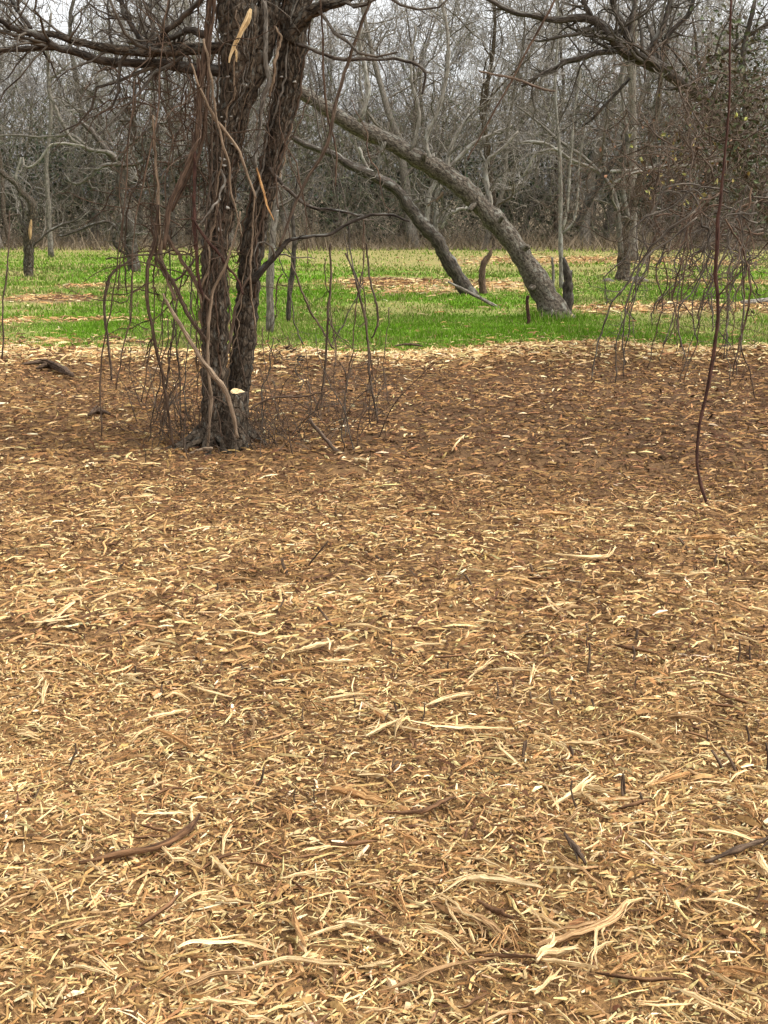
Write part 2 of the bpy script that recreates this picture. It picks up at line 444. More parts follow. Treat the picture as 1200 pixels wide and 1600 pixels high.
def shreds(x, y, lmin, lmax, wmin, wmax, rings, tilt, light=None):
    n = len(x)
    L = lmin * (lmax / lmin) ** (RNG.random(n) ** 1.8)
    wd = RNG.uniform(wmin, wmax, n) * (0.6 + 0.4 * (L / lmax))
    th = wd * RNG.uniform(0.35, 0.8, n)
    yaw = RNG.uniform(0, 2 * math.pi, n)
    pit = RNG.normal(0, tilt, n)
    up = RNG.random(n) < 0.035
    pit[up] = RNG.uniform(0.4, 1.2, up.sum()); L[up] *= 0.6
    bend = RNG.normal(0, 0.09, n); arch = RNG.normal(0.0, 0.07, n)
    s = np.linspace(-.5, .5, rings)
    bx = s[None] * L[:, None]
    by = bend[:, None] * L[:, None] * (1 - 4 * s[None] ** 2) * .5 + RNG.normal(0, .045, (n, rings)) * L[:, None]
    bz = np.abs(arch)[:, None] * L[:, None] * (1 - 4 * s[None] ** 2) * .5
    taper = np.where(np.abs(s) > .45, RNG.uniform(.15, .7, (n, rings)), RNG.uniform(.8, 1.1, (n, rings)))
    roll = RNG.uniform(-.5, .5, n)
    ringY = np.array([-.5, .5, 0.0]); ringZ = np.array([0., 0.1, 1.0])
    cy = ringY[None, None] * (wd[:, None] * taper)[..., None]; cz = ringZ[None, None] * (th[:, None] * taper)[..., None]
    cr, sr = np.cos(roll)[:, None, None], np.sin(roll)[:, None, None]
    py_ = by[..., None] + cy * cr - cz * sr; pz_ = bz[..., None] + cy * sr + cz * cr
    px_ = np.repeat(bx[..., None], 3, 2)
    cp, sp = np.cos(pit)[:, None, None], np.sin(pit)[:, None, None]
    qx = px_ * cp - pz_ * sp; qz = px_ * sp + pz_ * cp
    cw, sw = np.cos(yaw)[:, None, None], np.sin(yaw)[:, None, None]
    wx = qx * cw - py_ * sw; wy = qx * sw + py_ * cw
    lift = np.where(up, 0.3 * L, 0.004 + 0.012 * RNG.random(n))
    gz = height(x, y) + lift
    V = np.stack([wx + x[:, None, None], wy + y[:, None, None], qz + gz[:, None, None]], -1)
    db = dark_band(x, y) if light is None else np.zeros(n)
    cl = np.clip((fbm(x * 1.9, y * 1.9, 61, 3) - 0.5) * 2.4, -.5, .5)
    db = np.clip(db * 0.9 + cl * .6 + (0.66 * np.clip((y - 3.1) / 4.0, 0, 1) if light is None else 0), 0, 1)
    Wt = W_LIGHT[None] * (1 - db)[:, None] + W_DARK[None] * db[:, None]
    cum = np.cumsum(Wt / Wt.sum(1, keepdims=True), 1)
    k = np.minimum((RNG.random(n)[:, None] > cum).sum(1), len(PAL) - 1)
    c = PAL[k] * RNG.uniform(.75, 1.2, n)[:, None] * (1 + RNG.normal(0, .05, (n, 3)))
    base = (np.arange(n) * rings * 3)[:, None, None]
    i = np.arange(rings - 1)[None, :, None]; j = np.array([1, 2])[None, None]; j2 = (j + 1) % 3
    F = np.stack([base + i * 3 + j, base + i * 3 + j2, base + (i + 1) * 3 + j2, base + (i + 1) * 3 + j], -1)
    return V.reshape(-1, 3), F.reshape(-1, 4), np.repeat(np.clip(c, 0.01, .85), rings * 3, 0)

def pack(parts):
    V, F, C, n = [], [], [], 0
    for v, f, c in parts:
        V.append(v); F.append(f + n); C.append(c); n += len(v)
    return np.vstack(V), np.vstack(F), np.vstack(C)

parts = []
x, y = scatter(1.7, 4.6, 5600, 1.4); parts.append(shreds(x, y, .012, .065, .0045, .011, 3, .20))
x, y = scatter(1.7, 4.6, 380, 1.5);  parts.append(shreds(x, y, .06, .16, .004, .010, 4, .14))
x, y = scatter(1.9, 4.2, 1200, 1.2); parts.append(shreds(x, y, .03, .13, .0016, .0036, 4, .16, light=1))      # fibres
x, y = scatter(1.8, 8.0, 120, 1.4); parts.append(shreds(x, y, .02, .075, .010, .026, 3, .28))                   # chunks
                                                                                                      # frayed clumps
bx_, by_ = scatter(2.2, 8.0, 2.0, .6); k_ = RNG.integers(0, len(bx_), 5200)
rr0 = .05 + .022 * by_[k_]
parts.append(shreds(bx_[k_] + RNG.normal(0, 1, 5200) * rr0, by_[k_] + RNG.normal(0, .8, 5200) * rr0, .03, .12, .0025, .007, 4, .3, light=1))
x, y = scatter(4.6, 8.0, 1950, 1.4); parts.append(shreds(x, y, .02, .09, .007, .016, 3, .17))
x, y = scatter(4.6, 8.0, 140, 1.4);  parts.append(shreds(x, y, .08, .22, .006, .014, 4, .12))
x, y = scatter(8.0, 15.6, 760, 1.6)
k = RNG.random(len(x)) < mulch_amount(x, y); x, y = x[k], y[k]
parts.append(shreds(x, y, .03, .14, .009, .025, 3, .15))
# windrow of bright straw along the edge of the grass
y = edge_y(x0 := RNG.uniform(-7.5, 7.5, 14000)) - 0.50 + RNG.normal(0, .36, 14000)
W_SAVE = W_LIGHT; W_LIGHT = np.array([.5, .3, .1, .03, .02, .08])
parts.append(shreds(x0, y, .06, .22, .012, .035, 3, .22, light=1)); W_LIGHT = W_SAVE
xe = RNG.uniform(-7, 7, 4200); ye = edge_y(xe) + RNG.exponential(.55, 4200) - .2
parts.append(shreds(xe, ye, .05, .18, .012, .03, 3, .2, light=1))
# litter patches lying in the grass
for cx, cy, rx, ry, s in PATCHES:
    n = int(min(1300, 150 * rx * ry * s * 3))
    xx = cx + RNG.normal(0, .5, n) * rx; yy = cy + RNG.normal(0, .5, n) * ry
    parts.append(shreds(xx, yy, .07, .28, .015, .05, 3, .18, light=1 if s < .95 else None))
xx = RNG.uniform(-11, 11, 2600); yy = RNG.uniform(14.5, 36, 2600)
parts.append(shreds(xx, yy, .06, .2, .012, .03, 3, .15, light=1))
V, F, C = pack(parts)
mulch = link('wood_mulch', np_mesh('wood_mulch', V, F, 4, M_SHRED, C, smooth_on=False))
tag(mulch, 'shredded brown and straw coloured wood mulch covering the ground', 'mulch', kind='stuff')

# ---------------------------------------------------------------- grass
def blades(x, y, hmin, hmax, wd, dry=0.0):
    n = len(x)
    h_ = RNG.uniform(hmin, hmax, n); yaw = RNG.uniform(0, 6.28, n); lean = RNG.normal(0, .45, (n, 2)) * h_[:, None]
    z = height(x, y)
    w2 = wd * RNG.uniform(.6, 1.2, n) / 2
    a = np.stack([x - np.cos(yaw) * w2, y - np.sin(yaw) * w2, z - .005], -1)
    b_ = np.stack([x + np.cos(yaw) * w2, y + np.sin(yaw) * w2, z - .005], -1)
    c_ = np.stack([x + lean[:, 0], y + lean[:, 1], z + h_], -1)
    V = np.stack([a, b_, c_], 1).reshape(-1, 3)
    n1 = fbm(x * .5, y * .5, 77, 3)
    n1 = np.clip((n1 - .35) * 3, 0, 1)
    lush = np.clip(1.4 - np.hypot((x - 1.0) / 2.4, (y - 17.0) / 2.2), 0, 1)
    n1 = n1 * (1 - lush)
    g = np.array([.118, .230, .016])[None] * (1 - n1[:, None]) + np.array([.140, .182, .036])[None] * n1[:, None]
    V.reshape(-1, 3, 3)[:, 2, 2] += h_ * (fbm(x * 1.6, y * 1.6, 55, 3) - .45) * 1.6
    d = (RNG.random(n) < .06 + .22 * n1 + dry)[:, None]
    g = np.where(d, np.array([.40, .33, .15])[None], g) * RNG.uniform(.7, 1.25, n)[:, None]
    return V, np.arange(n * 3).reshape(-1, 3), np.repeat(g, 3, 0)
gp = []
for (y0, y1, dens, hm, hx, wd) in [(13.8, 19, 2200, .018, .05, .012), (19, 27, 560, .025, .06, .024), (27, 46, 140, .03, .08, .045)]:
    x, y = scatter(y0, y1, dens, 1.0)
    k = RNG.random(len(x)) < grass_amount(x, y) * .95 + .03 * (y > edge_y(x)); gp.append(blades(x[k], y[k], hm, hx, wd))
a_ = RNG.uniform(0, 6.28, 900); q = G(868, 498); r_ = .22 + np.abs(RNG.normal(0, .22, 900))
gp.append(blades(q[0] + np.cos(a_) * r_, q[1] + np.sin(a_) * r_, .05, .14, .013))
V, F, C = pack(gp)
grass = link('grass', np_mesh('grass', V, F, 3, M_GRASS, C, smooth_on=False))
tag(grass, 'short bright green grass growing across the clearing behind the mulch', 'grass', kind='stuff')
# dry standing grass along the foot of the woods
n = 8000
xx = RNG.uniform(-22, 22, n); yy = 43.5 + RNG.exponential(3.0, n)
h0 = .12 + 1.3 * np.clip(fbm(xx * .3, yy * .3, 91, 3) - .3, 0, 1)
v, f, c = blades(xx, yy, .5, 1.0, .03)
v = v.reshape(-1, 3, 3); zb = height(xx, yy); v[:, 2, 2] = zb + (v[:, 2, 2] - zb) * h0 * 1.4; v = v.reshape(-1, 3)
c = np.repeat((np.array([.20, .155, .105])[None] * RNG.uniform(.5, 1.2, n)[:, None]), 3, 0)
dryg = link('dry_grass', np_mesh('dry_grass', v, f, 3, M_GRASS, c, smooth_on=False))
tag(dryg, 'tall dry tan grass standing along the foot of the woods', 'grass', kind='stuff')

# ---------------------------------------------------------------- far woods
n = 47000
xx = RNG.uniform(-26, 26, n); yy = 47 + RNG.random(n) ** 1.3 * 22
haze_ = np.arange(n) > 38500
clump = fbm(xx * .22, yy * .22, 101, 3)
top = 2.5 + 4.9 * clump + .03 * (yy - 47)
zz = np.where(haze_, top * .8 + 6.0 * RNG.random(n) ** 1.4, top * RNG.random(n) ** 1.15)
ln = RNG.uniform(.5, 1.5, n)
d = nrm(np.stack([RNG.normal(0, .55, n), RNG.normal(0, .4, n), RNG.normal(.6, .5, n)], -1))
p0 = np.stack([xx, yy, np.maximum(zz, .0)], -1)
p1 = p0 + d * ln[:, None] * .5 + RNG.normal(0, .07, (n, 3)); p2 = p1 + nrm(d + RNG.normal(0, .5, (n, 3))) * ln[:, None] * .5
p2[:, 2] = np.maximum(p2[:, 2], .02)
rd = np.where(haze_, RNG.uniform(.009, .018, n), RNG.uniform(.007, .018, n))
mb = MB()
pick = RNG.random(n)[:, None]
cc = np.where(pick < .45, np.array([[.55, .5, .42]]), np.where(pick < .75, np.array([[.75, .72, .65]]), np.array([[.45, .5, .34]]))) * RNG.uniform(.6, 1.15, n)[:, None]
mb.tubes(np.stack([p0, p1, p2], 1), np.stack([rd, rd * .8, rd * .5], 1), 3, col=cc)
thk = mb.build('undergrowth', M_FAR)
tag(thk, 'tangled grey brown undergrowth filling the edge of the woods', 'undergrowth', kind='stuff')
# evergreen leaves in the undergrowth (cedar and greenbrier), in loose clumps
n = 26000
nc = 70
cx = RNG.uniform(-22, 22, nc); cyy = RNG.uniform(50, 62, nc); cz = RNG.uniform(.6, 3.6, nc); cr = RNG.uniform(.7, 1.9, nc)
k = RNG.integers(0, nc, n)
ctr = np.stack([cx[k], cyy[k], cz[k]], -1) + RNG.normal(0, .5, (n, 3)) * cr[k][:, None] * np.array([1.2, 1, .9])
ctr[:, 2] = np.maximum(ctr[:, 2], .1)
a = nrm(RNG.normal(size=(n, 3))); b2 = nrm(np.cross(a, RNG.normal(size=(n, 3))))
s1 = RNG.uniform(.05, .13, n)[:, None]; s2 = s1 * .5
V = np.stack([ctr - a * s1, ctr - b2 * s2, ctr + a * s1, ctr + b2 * s2], 1).reshape(-1, 3)
gcol = np.array([.040, .052, .026])[None] * RNG.uniform(.6, 1.5, (n, 1)) * (1 + RNG.normal(0, .1, (n, 3)))
ev = link('evergreen_undergrowth', np_mesh('evergreen_undergrowth', V, np.arange(n * 4).reshape(-1, 4), 4, M_LITTER, np.repeat(gcol, 4, 0), smooth_on=False))
tag(ev, 'dark evergreen leaves growing low among the bare woods', 'undergrowth', kind='stuff')

def woods_tree(seed, H, r0, spread, lean, label):
    rng = np.random.default_rng(seed)
    N = 12
    d = nrm(np.array([lean[0], lean[1], 1.0])); p = np.zeros(3) - np.array([0, 0, .1]); pts = [p]
    for i in range(N - 1):
        d = nrm(d + rng.normal(size=3) * np.array([.10, .10, .02]) + np.array([0, 0, .05]))
        p = p + d * H / (N - 1); pts.append(p)
    pts = np.array(pts); rad = r0 * np.linspace(1, .18, N); rad[0] *= 1.35
    root = thing('bare_tree', label, 'tree', 'bare trees of the woods across the clearing')
    t = MB().tubes(pts, rad, 8, lump=.06)
    l1, r1 = kids(pts, rad, 13, H * .22 * spread, H * .42 * spread, (30, 75), 8, .26, .13, .5, .015, .16, .3, rng)
    t.tubes(l1, r1, 5)
    t.build('trunk', M_GREY if seed % 2 else M_MAIN, root)
    c = MB()
    l2, r2 = kids(l1, r1, 8, .8, 2.4, (30, 80), 6, .42, .10, .55, .013, .2, .5, rng); c.tubes(l2, r2, 3)
    l3, r3 = kids(l2, r2, 8, .4, 1.3, (25, 80), 5, .5, .08, .65, .0085, .15, .6, rng); c.tubes(l3, r3, 3)
    l4, r4 = kids(l1, r1, 6, .3, 1.1, (30, 80), 4, .45, .08, .4, .009, .2, .6, rng); c.tubes(l4, r4, 3)
    c.build('crown', M_FAR, root)
    return root

def copy_thing(o, **props):
    c = o.copy(); COL.objects.link(c)
    for ch in o.children:
        d = ch.copy(); COL.objects.link(d); d.parent = c
    for k_, v_ in props.items(): c[k_] = v_
    return c

protos = []
for s, (H, r0, sp, ln_, lb) in enumerate([
    (9.5, .13, 1.0, (.05, 0), 'slender bare tree in the far woods'),
    (11., .17, 1.0, (-.08, 0), 'tall straight bare tree in the far woods'),
    (7.5, .11, 1.2, (.25, .1), 'leaning bare tree in the far woods'),
    (8.5, .12, 1.3, (-.3, 0), 'crooked bare tree in the far woods'),
    (10., .10, .9, (.0, .1), 'thin pole tree in the far woods'),
    (12., .20, 1.1, (.03, 0), 'thick bare tree in the far woods')]):
    protos.append((woods_tree(500 + s, H, r0, sp, ln_, lb), lb))
used = [False] * len(protos)
rr_ = random.Random(5)
rows = [(47, 15, 4.0), (54, 17, 4.0), (62, 15, 4.0), (71, 12, 5.0)]
for D, cnt, jit in rows:
    for i in range(cnt):
        half = .3125 * D + 3
        x_ = -half + 2 * half * (i + .5) / cnt + rr_.uniform(-1.2, 1.2)
        y_ = D + rr_.uniform(-jit, jit) * .6
        k = rr_.randrange(len(protos))
        o = protos[k][0] if not used[k] else copy_thing(protos[k][0])
        used[k] = True
        o.location = (x_, y_, hz(x_, y_)); o.rotation_euler = (0, 0, rr_.uniform(0, 6.28))
        bx = 600 + FPX * x_ / (y_ * CP + CAM_H * SP)
        spot = ('beyond the left frame edge' if bx < 0 else 'behind the stub tree' if bx < 120 else 'behind the crooked tree' if bx < 260 else 'behind the twin trunks' if bx < 460 else 'behind the arch of the leaning trunks' if bx < 640 else
                'behind the broken snag' if bx < 800 else 'behind the sapling' if bx < 930 else 'behind the flared forked tree' if bx < 1040 else 'behind the vine thicket' if bx < 1210 else 'beyond the right frame edge')
        o['label'] = protos[k][1].split(' in the far')[0] + ', ' + ('front' if D < 50 else 'second' if D < 58 else 'third' if D < 66 else 'deepest') + ' rank ' + spot; s_ = rr_.uniform(.85, 1.15); o.scale = (s_, s_, s_)

# ---------------------------------------------------------------- hand placed limbs and stems
def path(pts, D, n, wig=0.0, depth=0.0, seed=0):
    """(px, py, radius_px[, D]) rows -> smooth 3D polyline and radii"""
    rows_ = []
    for r_ in pts:
        d_ = r_[3] if len(r_) > 3 else D
        p = P(r_[0], r_[1], d_); rows_.append([*p, r_[2] * d_ / FPX])
    q_ = smooth(rows_, n)
    if wig:
        rg = np.random.default_rng(seed + int(abs(pts[0][0]) * 7 + abs(pts[0][1]) * 13))
        w = rg.normal(size=(n, 3)); s3 = (w + np.roll(w, 1, 0) + np.roll(w, -1, 0)) / 3; w = .12 * w + .22 * s3 + .55 * (s3 + np.roll(s3, 2, 0) + np.roll(s3, -2, 0) + np.roll(s3, 4, 0)) / 4
        w[0] = 0; w[-1] = 0
        q_[:, 3] *= rg.uniform(.88, 1.13, n)
        w[0] = 0; w[-1] = 0
        q_[:, :3] += w * wig
    if depth:
        rg = np.random.default_rng(seed + 99 + int(abs(pts[0][0])))
        q_[:, 1] += depth * np.sin(np.linspace(0, rg.uniform(2, 6), n) + rg.uniform(0, 6))
    return q_[:, :3], np.maximum(q_[:, 3], .0015)

def twiggy(mb, pts, rad, C, lmin, lmax, C2=4, trop=0.05, sides=4, rng=RNG, tmin=.15, wander=.28, rmin=.003, ang=(30, 75)):
    a, ra = kids(pts, rad, C, lmin, lmax, ang, 7, wander, trop, .45, rmin, tmin, .35, rng)
    mb.tubes(a, ra, sides)
    b_, rb = kids(a, ra, C2, lmin * .35, lmax * .45, (30, 75), 5, wander * 1.2, trop, .55, rmin * .7, .15, .4, rng)
    mb.tubes(b_, rb, 3)
    return a, ra

# ---- the twin-stemmed tree
DM = float(G(345, 690)[1])
base = G(345, 690)
tree = thing('twin_trunk_tree', 'dark vine covered tree with two rough trunks standing in the mulch', 'tree', loc=base)
def part(mb, name, mat, parent): 
    mb.o = np.array(parent.location); return mb.build(name, mat, parent)
A = [(331, 705, 29), (333, 688, 24), (335, 660, 22.5), (336, 600, 21.5), (336, 540, 22), (335, 450, 22.5), (340, 350, 22), (352, 260, 22.5), (366, 170, 25), (374, 90, 29), (372, 20, 31), (366, -80, 28), (350, -260, 22), (335, -480, 15)]
B = [(362, 702, 25), (364, 680, 21), (369, 630, 20), (377, 560, 19.5), (384, 480, 19.5), (391, 400, 19), (405, 320, 18.5), (424, 250, 18), (440, 170, 20), (452, 90, 23), (459, 20, 23), (468, -80, 20), (490, -260, 16), (520, -480, 11)]
pA, rA = path(A, DM, 150, .006); pB, rB = path([(a_ + 2, b_, c_, DM + .10) for a_, b_, c_ in B], DM, 150, .006); rA = rA * .92; rB = rB * .92
part(MB().tubes(pA, rA, 26, cap=True, lump=.045), 'trunk', M_MAIN, tree)
part(MB().tubes(pB, rB, 26, cap=True, lump=.045), 'trunk', M_MAIN, tree)
Cc = [(362, 225, 8), (370, 190, 15), (384, 145, 18), (401, 95, 20), (416, 35, 19), (428, -40, 17), (440, -200, 12)]
pC, rC = path([(a_, b_, c_, DM + .07) for a_, b_, c_ in Cc], DM, 40, .006)
part(MB().tubes(pC, rC, 22, cap=True, lump=.045), 'limb', M_MAIN, tree)
LIMBS = [
    [(372, 70, 9), (300, 77, 8), (233, 80, 7), (183, 78, 6.5), (133, 69, 6), (83, 54, 5), (33, 49, 4.2), (0, 30, 3.6), (-60, 10, 3)],
    [(366, 112, 9), (307, 108, 8), (250, 99, 7), (200, 98, 6.2), (150, 93, 6), (107, 78, 5.5), (67, 75, 4.8), (0, 81, 4), (-70, 95, 3)],
    [(112, 79, 4.5), (83, 70, 5), (50, 53, 5), (20, 46, 4.5), (0, 31, 4), (-50, 0, 3)],
    [(233, 78, 4), (217, 57, 4), (200, 32, 4), (190, 8, 3.6), (186, -40, 3)],
    [(248, 76, 4.5), (258, 52, 4.2), (285, 28, 4), (313, 2, 4), (340, -50, 3.5)],
    [(452, 62, 11), (478, 27, 11), (500, 13, 9), (543, 0, 7), (600, -40, 6), (680, -90, 4)],
    [(320, 55, 6), (296, 46, 5), (280, 55, 4.5), (255, 62, 3.5), (225, 66, 2.5)],
    [(50, 43, 3), (32, 22, 3.4), (20, 2, 3.6), (14, -40, 3)],
    [(462, 70, 3), (477, 73, 3), (510, 86, 2.7), (550, 95, 2.6), (600, 92, 2.6), (633, 96, 2.6), (655, 106, 2.4), (663, 122, 2), (660, 147, 1.5)],
    [(392, 440, 6), (413, 418, 5), (432, 400, 4.2), (450, 378, 3.5), (467, 372, 2.6), (517, 366, 2.5), (547, 348, 2.6), (577, 338, 2.4), (613, 335, 2), (640, 346, 1.4)],
    [(420, 262, 3), (440, 287, 2.8), (463, 307, 2.6), (487, 322, 2.4), (533, 330, 2.2), (577, 338, 2)],
    [(345, -60, 12), (250, -120, 10), (120, -150, 8), (-40, -160, 6)],
    [(470, -100, 12), (600, -170, 10), (760, -200, 8), (900, -190, 5)],
]
tw = MB()
for i, lb in enumerate(LIMBS):
    dd = [0, .35, -.3, .2, -.4, -.3, .3, .1, .1, -.1, .15, .8, -1.2][i]
    l = [(a_, b_, c_, DM + dd * (j / (len(lb) - 1)) + (0 if i else 0)) for j, (a_, b_, c_) in enumerate(lb)]
    p_, r_ = path(l, DM, 34, .012)
    m_ = MB().tubes(p_, r_, 10 if lb[0][2] > 3 else 7, cap=True, lump=.07)
    part(m_, 'limb', M_MAIN if i in (0, 5) else M_DARK, tree)
    if i in (8, 9, 10):
        twiggy(tw, p_, r_, 5, .15, .5, 2, -.12, rmin=.0022)
    else:
        twiggy(tw, p_, r_, 16 if i < 8 else 26, .25, .9, 6, .10, rmin=.0026)
part(tw, 'twigs', M_TWIG, tree)['kind'] = 'stuff'
# crown above the frame
cr = MB()
for pp, rr2 in ((pA[110:], rA[110:]), (pB[110:], rB[110:])):
    a, ra = kids(pp, rr2, 12, 1.2, 2.6, (35, 75), 8, .2, .1, .5, .01, .2, .3); cr.tubes(a, ra, 5)
    b_, rb = kids(a, ra, 7, .4, 1.2, (30, 70), 6, .25, .05, .5, .004, .2, .4); cr.tubes(b_, rb, 3)
    c_, rc = kids(b_, rb, 5, .2, .6, (30, 70), 4, .3, .0, .6, .0028, .2, .5); cr.tubes(c_, rc, 3)
part(cr, 'crown', M_TWIG, tree)
for k_ in range(8):
    a_ = math.pi * (.95 + 1.25 * k_ / 7) + random.uniform(-.15, .15)
    bx_, by_ = (pA[2] if k_ < 5 else pB[2])[:2]
    L_ = random.uniform(.22, .42); q_ = []
    for j in range(8):
        t_ = j / 7; x_ = bx_ + math.cos(a_) * (.06 + L_ * t_) + random.gauss(0, .012); y_ = by_ + math.sin(a_) * (.06 + L_ * t_) + random.gauss(0, .012)
        q_.append([x_, y_, hz(x_, y_) + .10 * (1 - t_) ** 2.2 - .012])
    part(MB().tubes(np.array(q_), np.linspace(.055, .012, 8) * random.uniform(.7, 1.1), 9, cap=True, lump=.12), 'root', M_MAIN, tree)
# lopped stem between the trunks, with its pale cut
st = [(371, 704, 21, DM - .16), (371, 680, 18, DM - .15), (371, 645, 17, DM - .14), (372, 622, 16, DM - .13), (372, 613, 15.5, DM - .13)]
p_, r_ = path(st, DM, 14, 0)
stub = part(MB().tubes(p_, r_, 18, cap=True, lump=.08), 'cut_stem', M_MAIN, tree)
top_c = p_[-1]
pa = top_c + np.array([0, 0, -.001]); pb = pa + np.array([.0018, -.0012, .007])
m_ = MB().tubes(np.array([pa, pb]), np.array([.062, .056]), 18, flat=.9, cap=True, lump=.07)
part(m_, 'cut_face', M_SPLIT, tree)
# torn bark strip and hanging splinters
for pts_, m__, lb in (([(392, 14, 3), (389, 28, 7), (380, 44, 6), (372, 62, 6.5), (364, 80, 4.5), (358, 98, 2)], M_SPLIT, 'pale torn strip of bare wood high on the trunk'),
                  ([(366, 74, 2), (370, 84, 3), (370, 97, 1)], M_SPLIT, None),
                  ([(401, 262, 2), (406, 282, 3.4), (413, 305, 3.6), (420, 325, 3), (428, 344, 1.2)], M_ORANGE, 'orange splinter of bare wood hanging on the trunk')):
    p_, r_ = path([(a_, b_, c_, DM - .30 if b_ < 150 else DM - .10) for a_, b_, c_ in pts_], DM, 14, .006)
    o = part(MB().tubes(p_, r_, 7, flat=.5, cap=True, lump=.25), 'torn_strip', m__, tree)
    if lb: o['label'] = lb
# pale shelf fungi on the trunk
rv0 = random.Random(3)
M_FUNG, ntf, bf = new_mat('pale_fungus', .7)
nf = node(ntf, 'ShaderNodeTexNoise', Scale=90.0, Detail=3.0)
ntf.links.new(ramp(ntf, nf.outputs[0], [(.3, (.27, .25, .21)), (.7, (.46, .43, .37))]), bf.inputs['Base Color'])
for fx, fy, fr_ in ((347, 249, 6), (350, 259, 4), (353, 190, 4), (361, 182, 3), (346, 183, 2.5), (343, 359, 4), (355, 325, 3.6), (344, 312, 2), (363, 225, 3), (389, 203, 2.5), (352, 53, 2.5), (330, 235, 2), (356, 120, 3.5), (383, 133, 4.5), (440, 120, 3), (460, 128, 3), (433, 330, 2.2)):
    c_ = P(fx, fy, DM - .105 if fx < 400 else DM - .0)
    r_ = fr_ * DM / FPX * .85
    m_ = MB().tubes(np.array([c_ + [0, .05, .0], c_ + [0, .02, .002], c_ + [0, -.012, .0]]), np.array([r_ * 1.0, r_ * 1.05, r_ * .7]), 10, flat=rv0.uniform(.5, .8), cap=True, lump=.3, roll=np.array([rv0.uniform(0, 3)]))
    part(m_, 'shelf_fungus', M_FUNG, tree)

# ---- the thick leaning tree
DL = float(G(868, 498)[1])
bl = G(868, 498)
lean = thing('leaning_tree', 'thick grey tree trunk leaning across the clearing from a base in bright grass', 'tree', loc=bl)
LN = [(872, 512, 30), (868, 498, 26), (861, 478, 23.5), (846, 450, 22.5), (820, 407, 22), (795, 371, 21.5), (748, 318, 20.5), (700, 276, 19.5), (650, 246, 18), (600, 217, 16), (550, 196, 14.5), (510, 168, 13), (467, 140, 11.5), (420, 112, 10), (360, 85, 8), (290, 70, 6), (200, 66, 4)]
pL, rL = path([(a_, b_, c_, DL + .9 * max(0, (498 - b_)) / 430) for a_, b_, c_ in LN], DL, 80, .012)
rL = rL * np.interp(np.linspace(0, 1, 80), [0, .05, .12, 1], [1.08, .90, .74, .80])
part(MB().tubes(pL, rL, 24, cap=True, lump=.035), 'trunk', M_LEAN, lean)
for rt in ([(866, 488, 12), (852, 500, 9), (838, 508, 4), (828, 511, 2)], [(874, 488, 12), (890, 500, 8), (905, 506, 3)], [(868, 492, 13), (866, 508, 9), (862, 518, 4)]):
    q_, rq = path(rt, DL - .12, 12, .01); part(MB().tubes(q_, rq, 9, cap=True, lump=.15), 'root', M_LEAN, lean)
for kx, ky, ex, ey, kr in ((812, 392, 826, 384, 5), (742, 318, 733, 330, 4.5), (660, 256, 664, 240, 4), (838, 446, 828, 452, 5), (778, 350, 786, 338, 3.5)):
    dk_ = DL + .9 * max(0, (498 - ky)) / 430
    q_, rq = path([(kx, ky, kr * 1.3, dk_ - .06), ((kx + ex) / 2, (ky + ey) / 2, kr, dk_ - .14), (ex, ey, kr * .8, dk_ - .18)], dk_, 8, .004)
    part(MB().tubes(q_, rq, 8, cap=True, lump=.2), 'branch_stub', M_LEAN, lean)

for k_, shoots in enumerate([[(697, 262, 4), (703, 240, 3.4), (717, 208, 3), (733, 178, 2.2)], [(768, 330, 5), (763, 300, 4), (760, 256, 3), (783, 233, 2.4), (810, 205, 1.8)],
               [(760, 258, 2.6), (752, 236, 2.2), (757, 215, 1.6)], [(700, 262, 3), (740, 225, 3), (775, 205, 2.4), (800, 195, 1.8)], [(600, 222, 3), (596, 240, 3.4), (592, 262, 2.6), (588, 270, 2)],
               [(676, 258, 4), (668, 215, 3.6), (690, 150, 3.2), (700, 60, 2.6), (690, 0, 2)], [(640, 236, 3), (655, 180, 2.8), (640, 110, 2.2), (648, 40, 1.8)], [(560, 190, 4), (575, 130, 3.4), (560, 60, 2.8), (580, -20, 2.2)],
               [(693, 302, 2.4), (680, 312, 2), (668, 322, 1.6)]]):
    p_, r_ = path(shoots, DL + .45, 20, .03)
    part(MB().tubes(p_, r_, 7, cap=True, lump=.05), 'limb', M_PALE if k_ != 8 else M_VPALE, lean)
    m_ = MB(); twiggy(m_, p_, r_, 7, .25, .9, 4, .08, rmin=.0042, wander=.33)
    part(m_, 'twigs', M_GREY, lean)['kind'] = 'stuff'

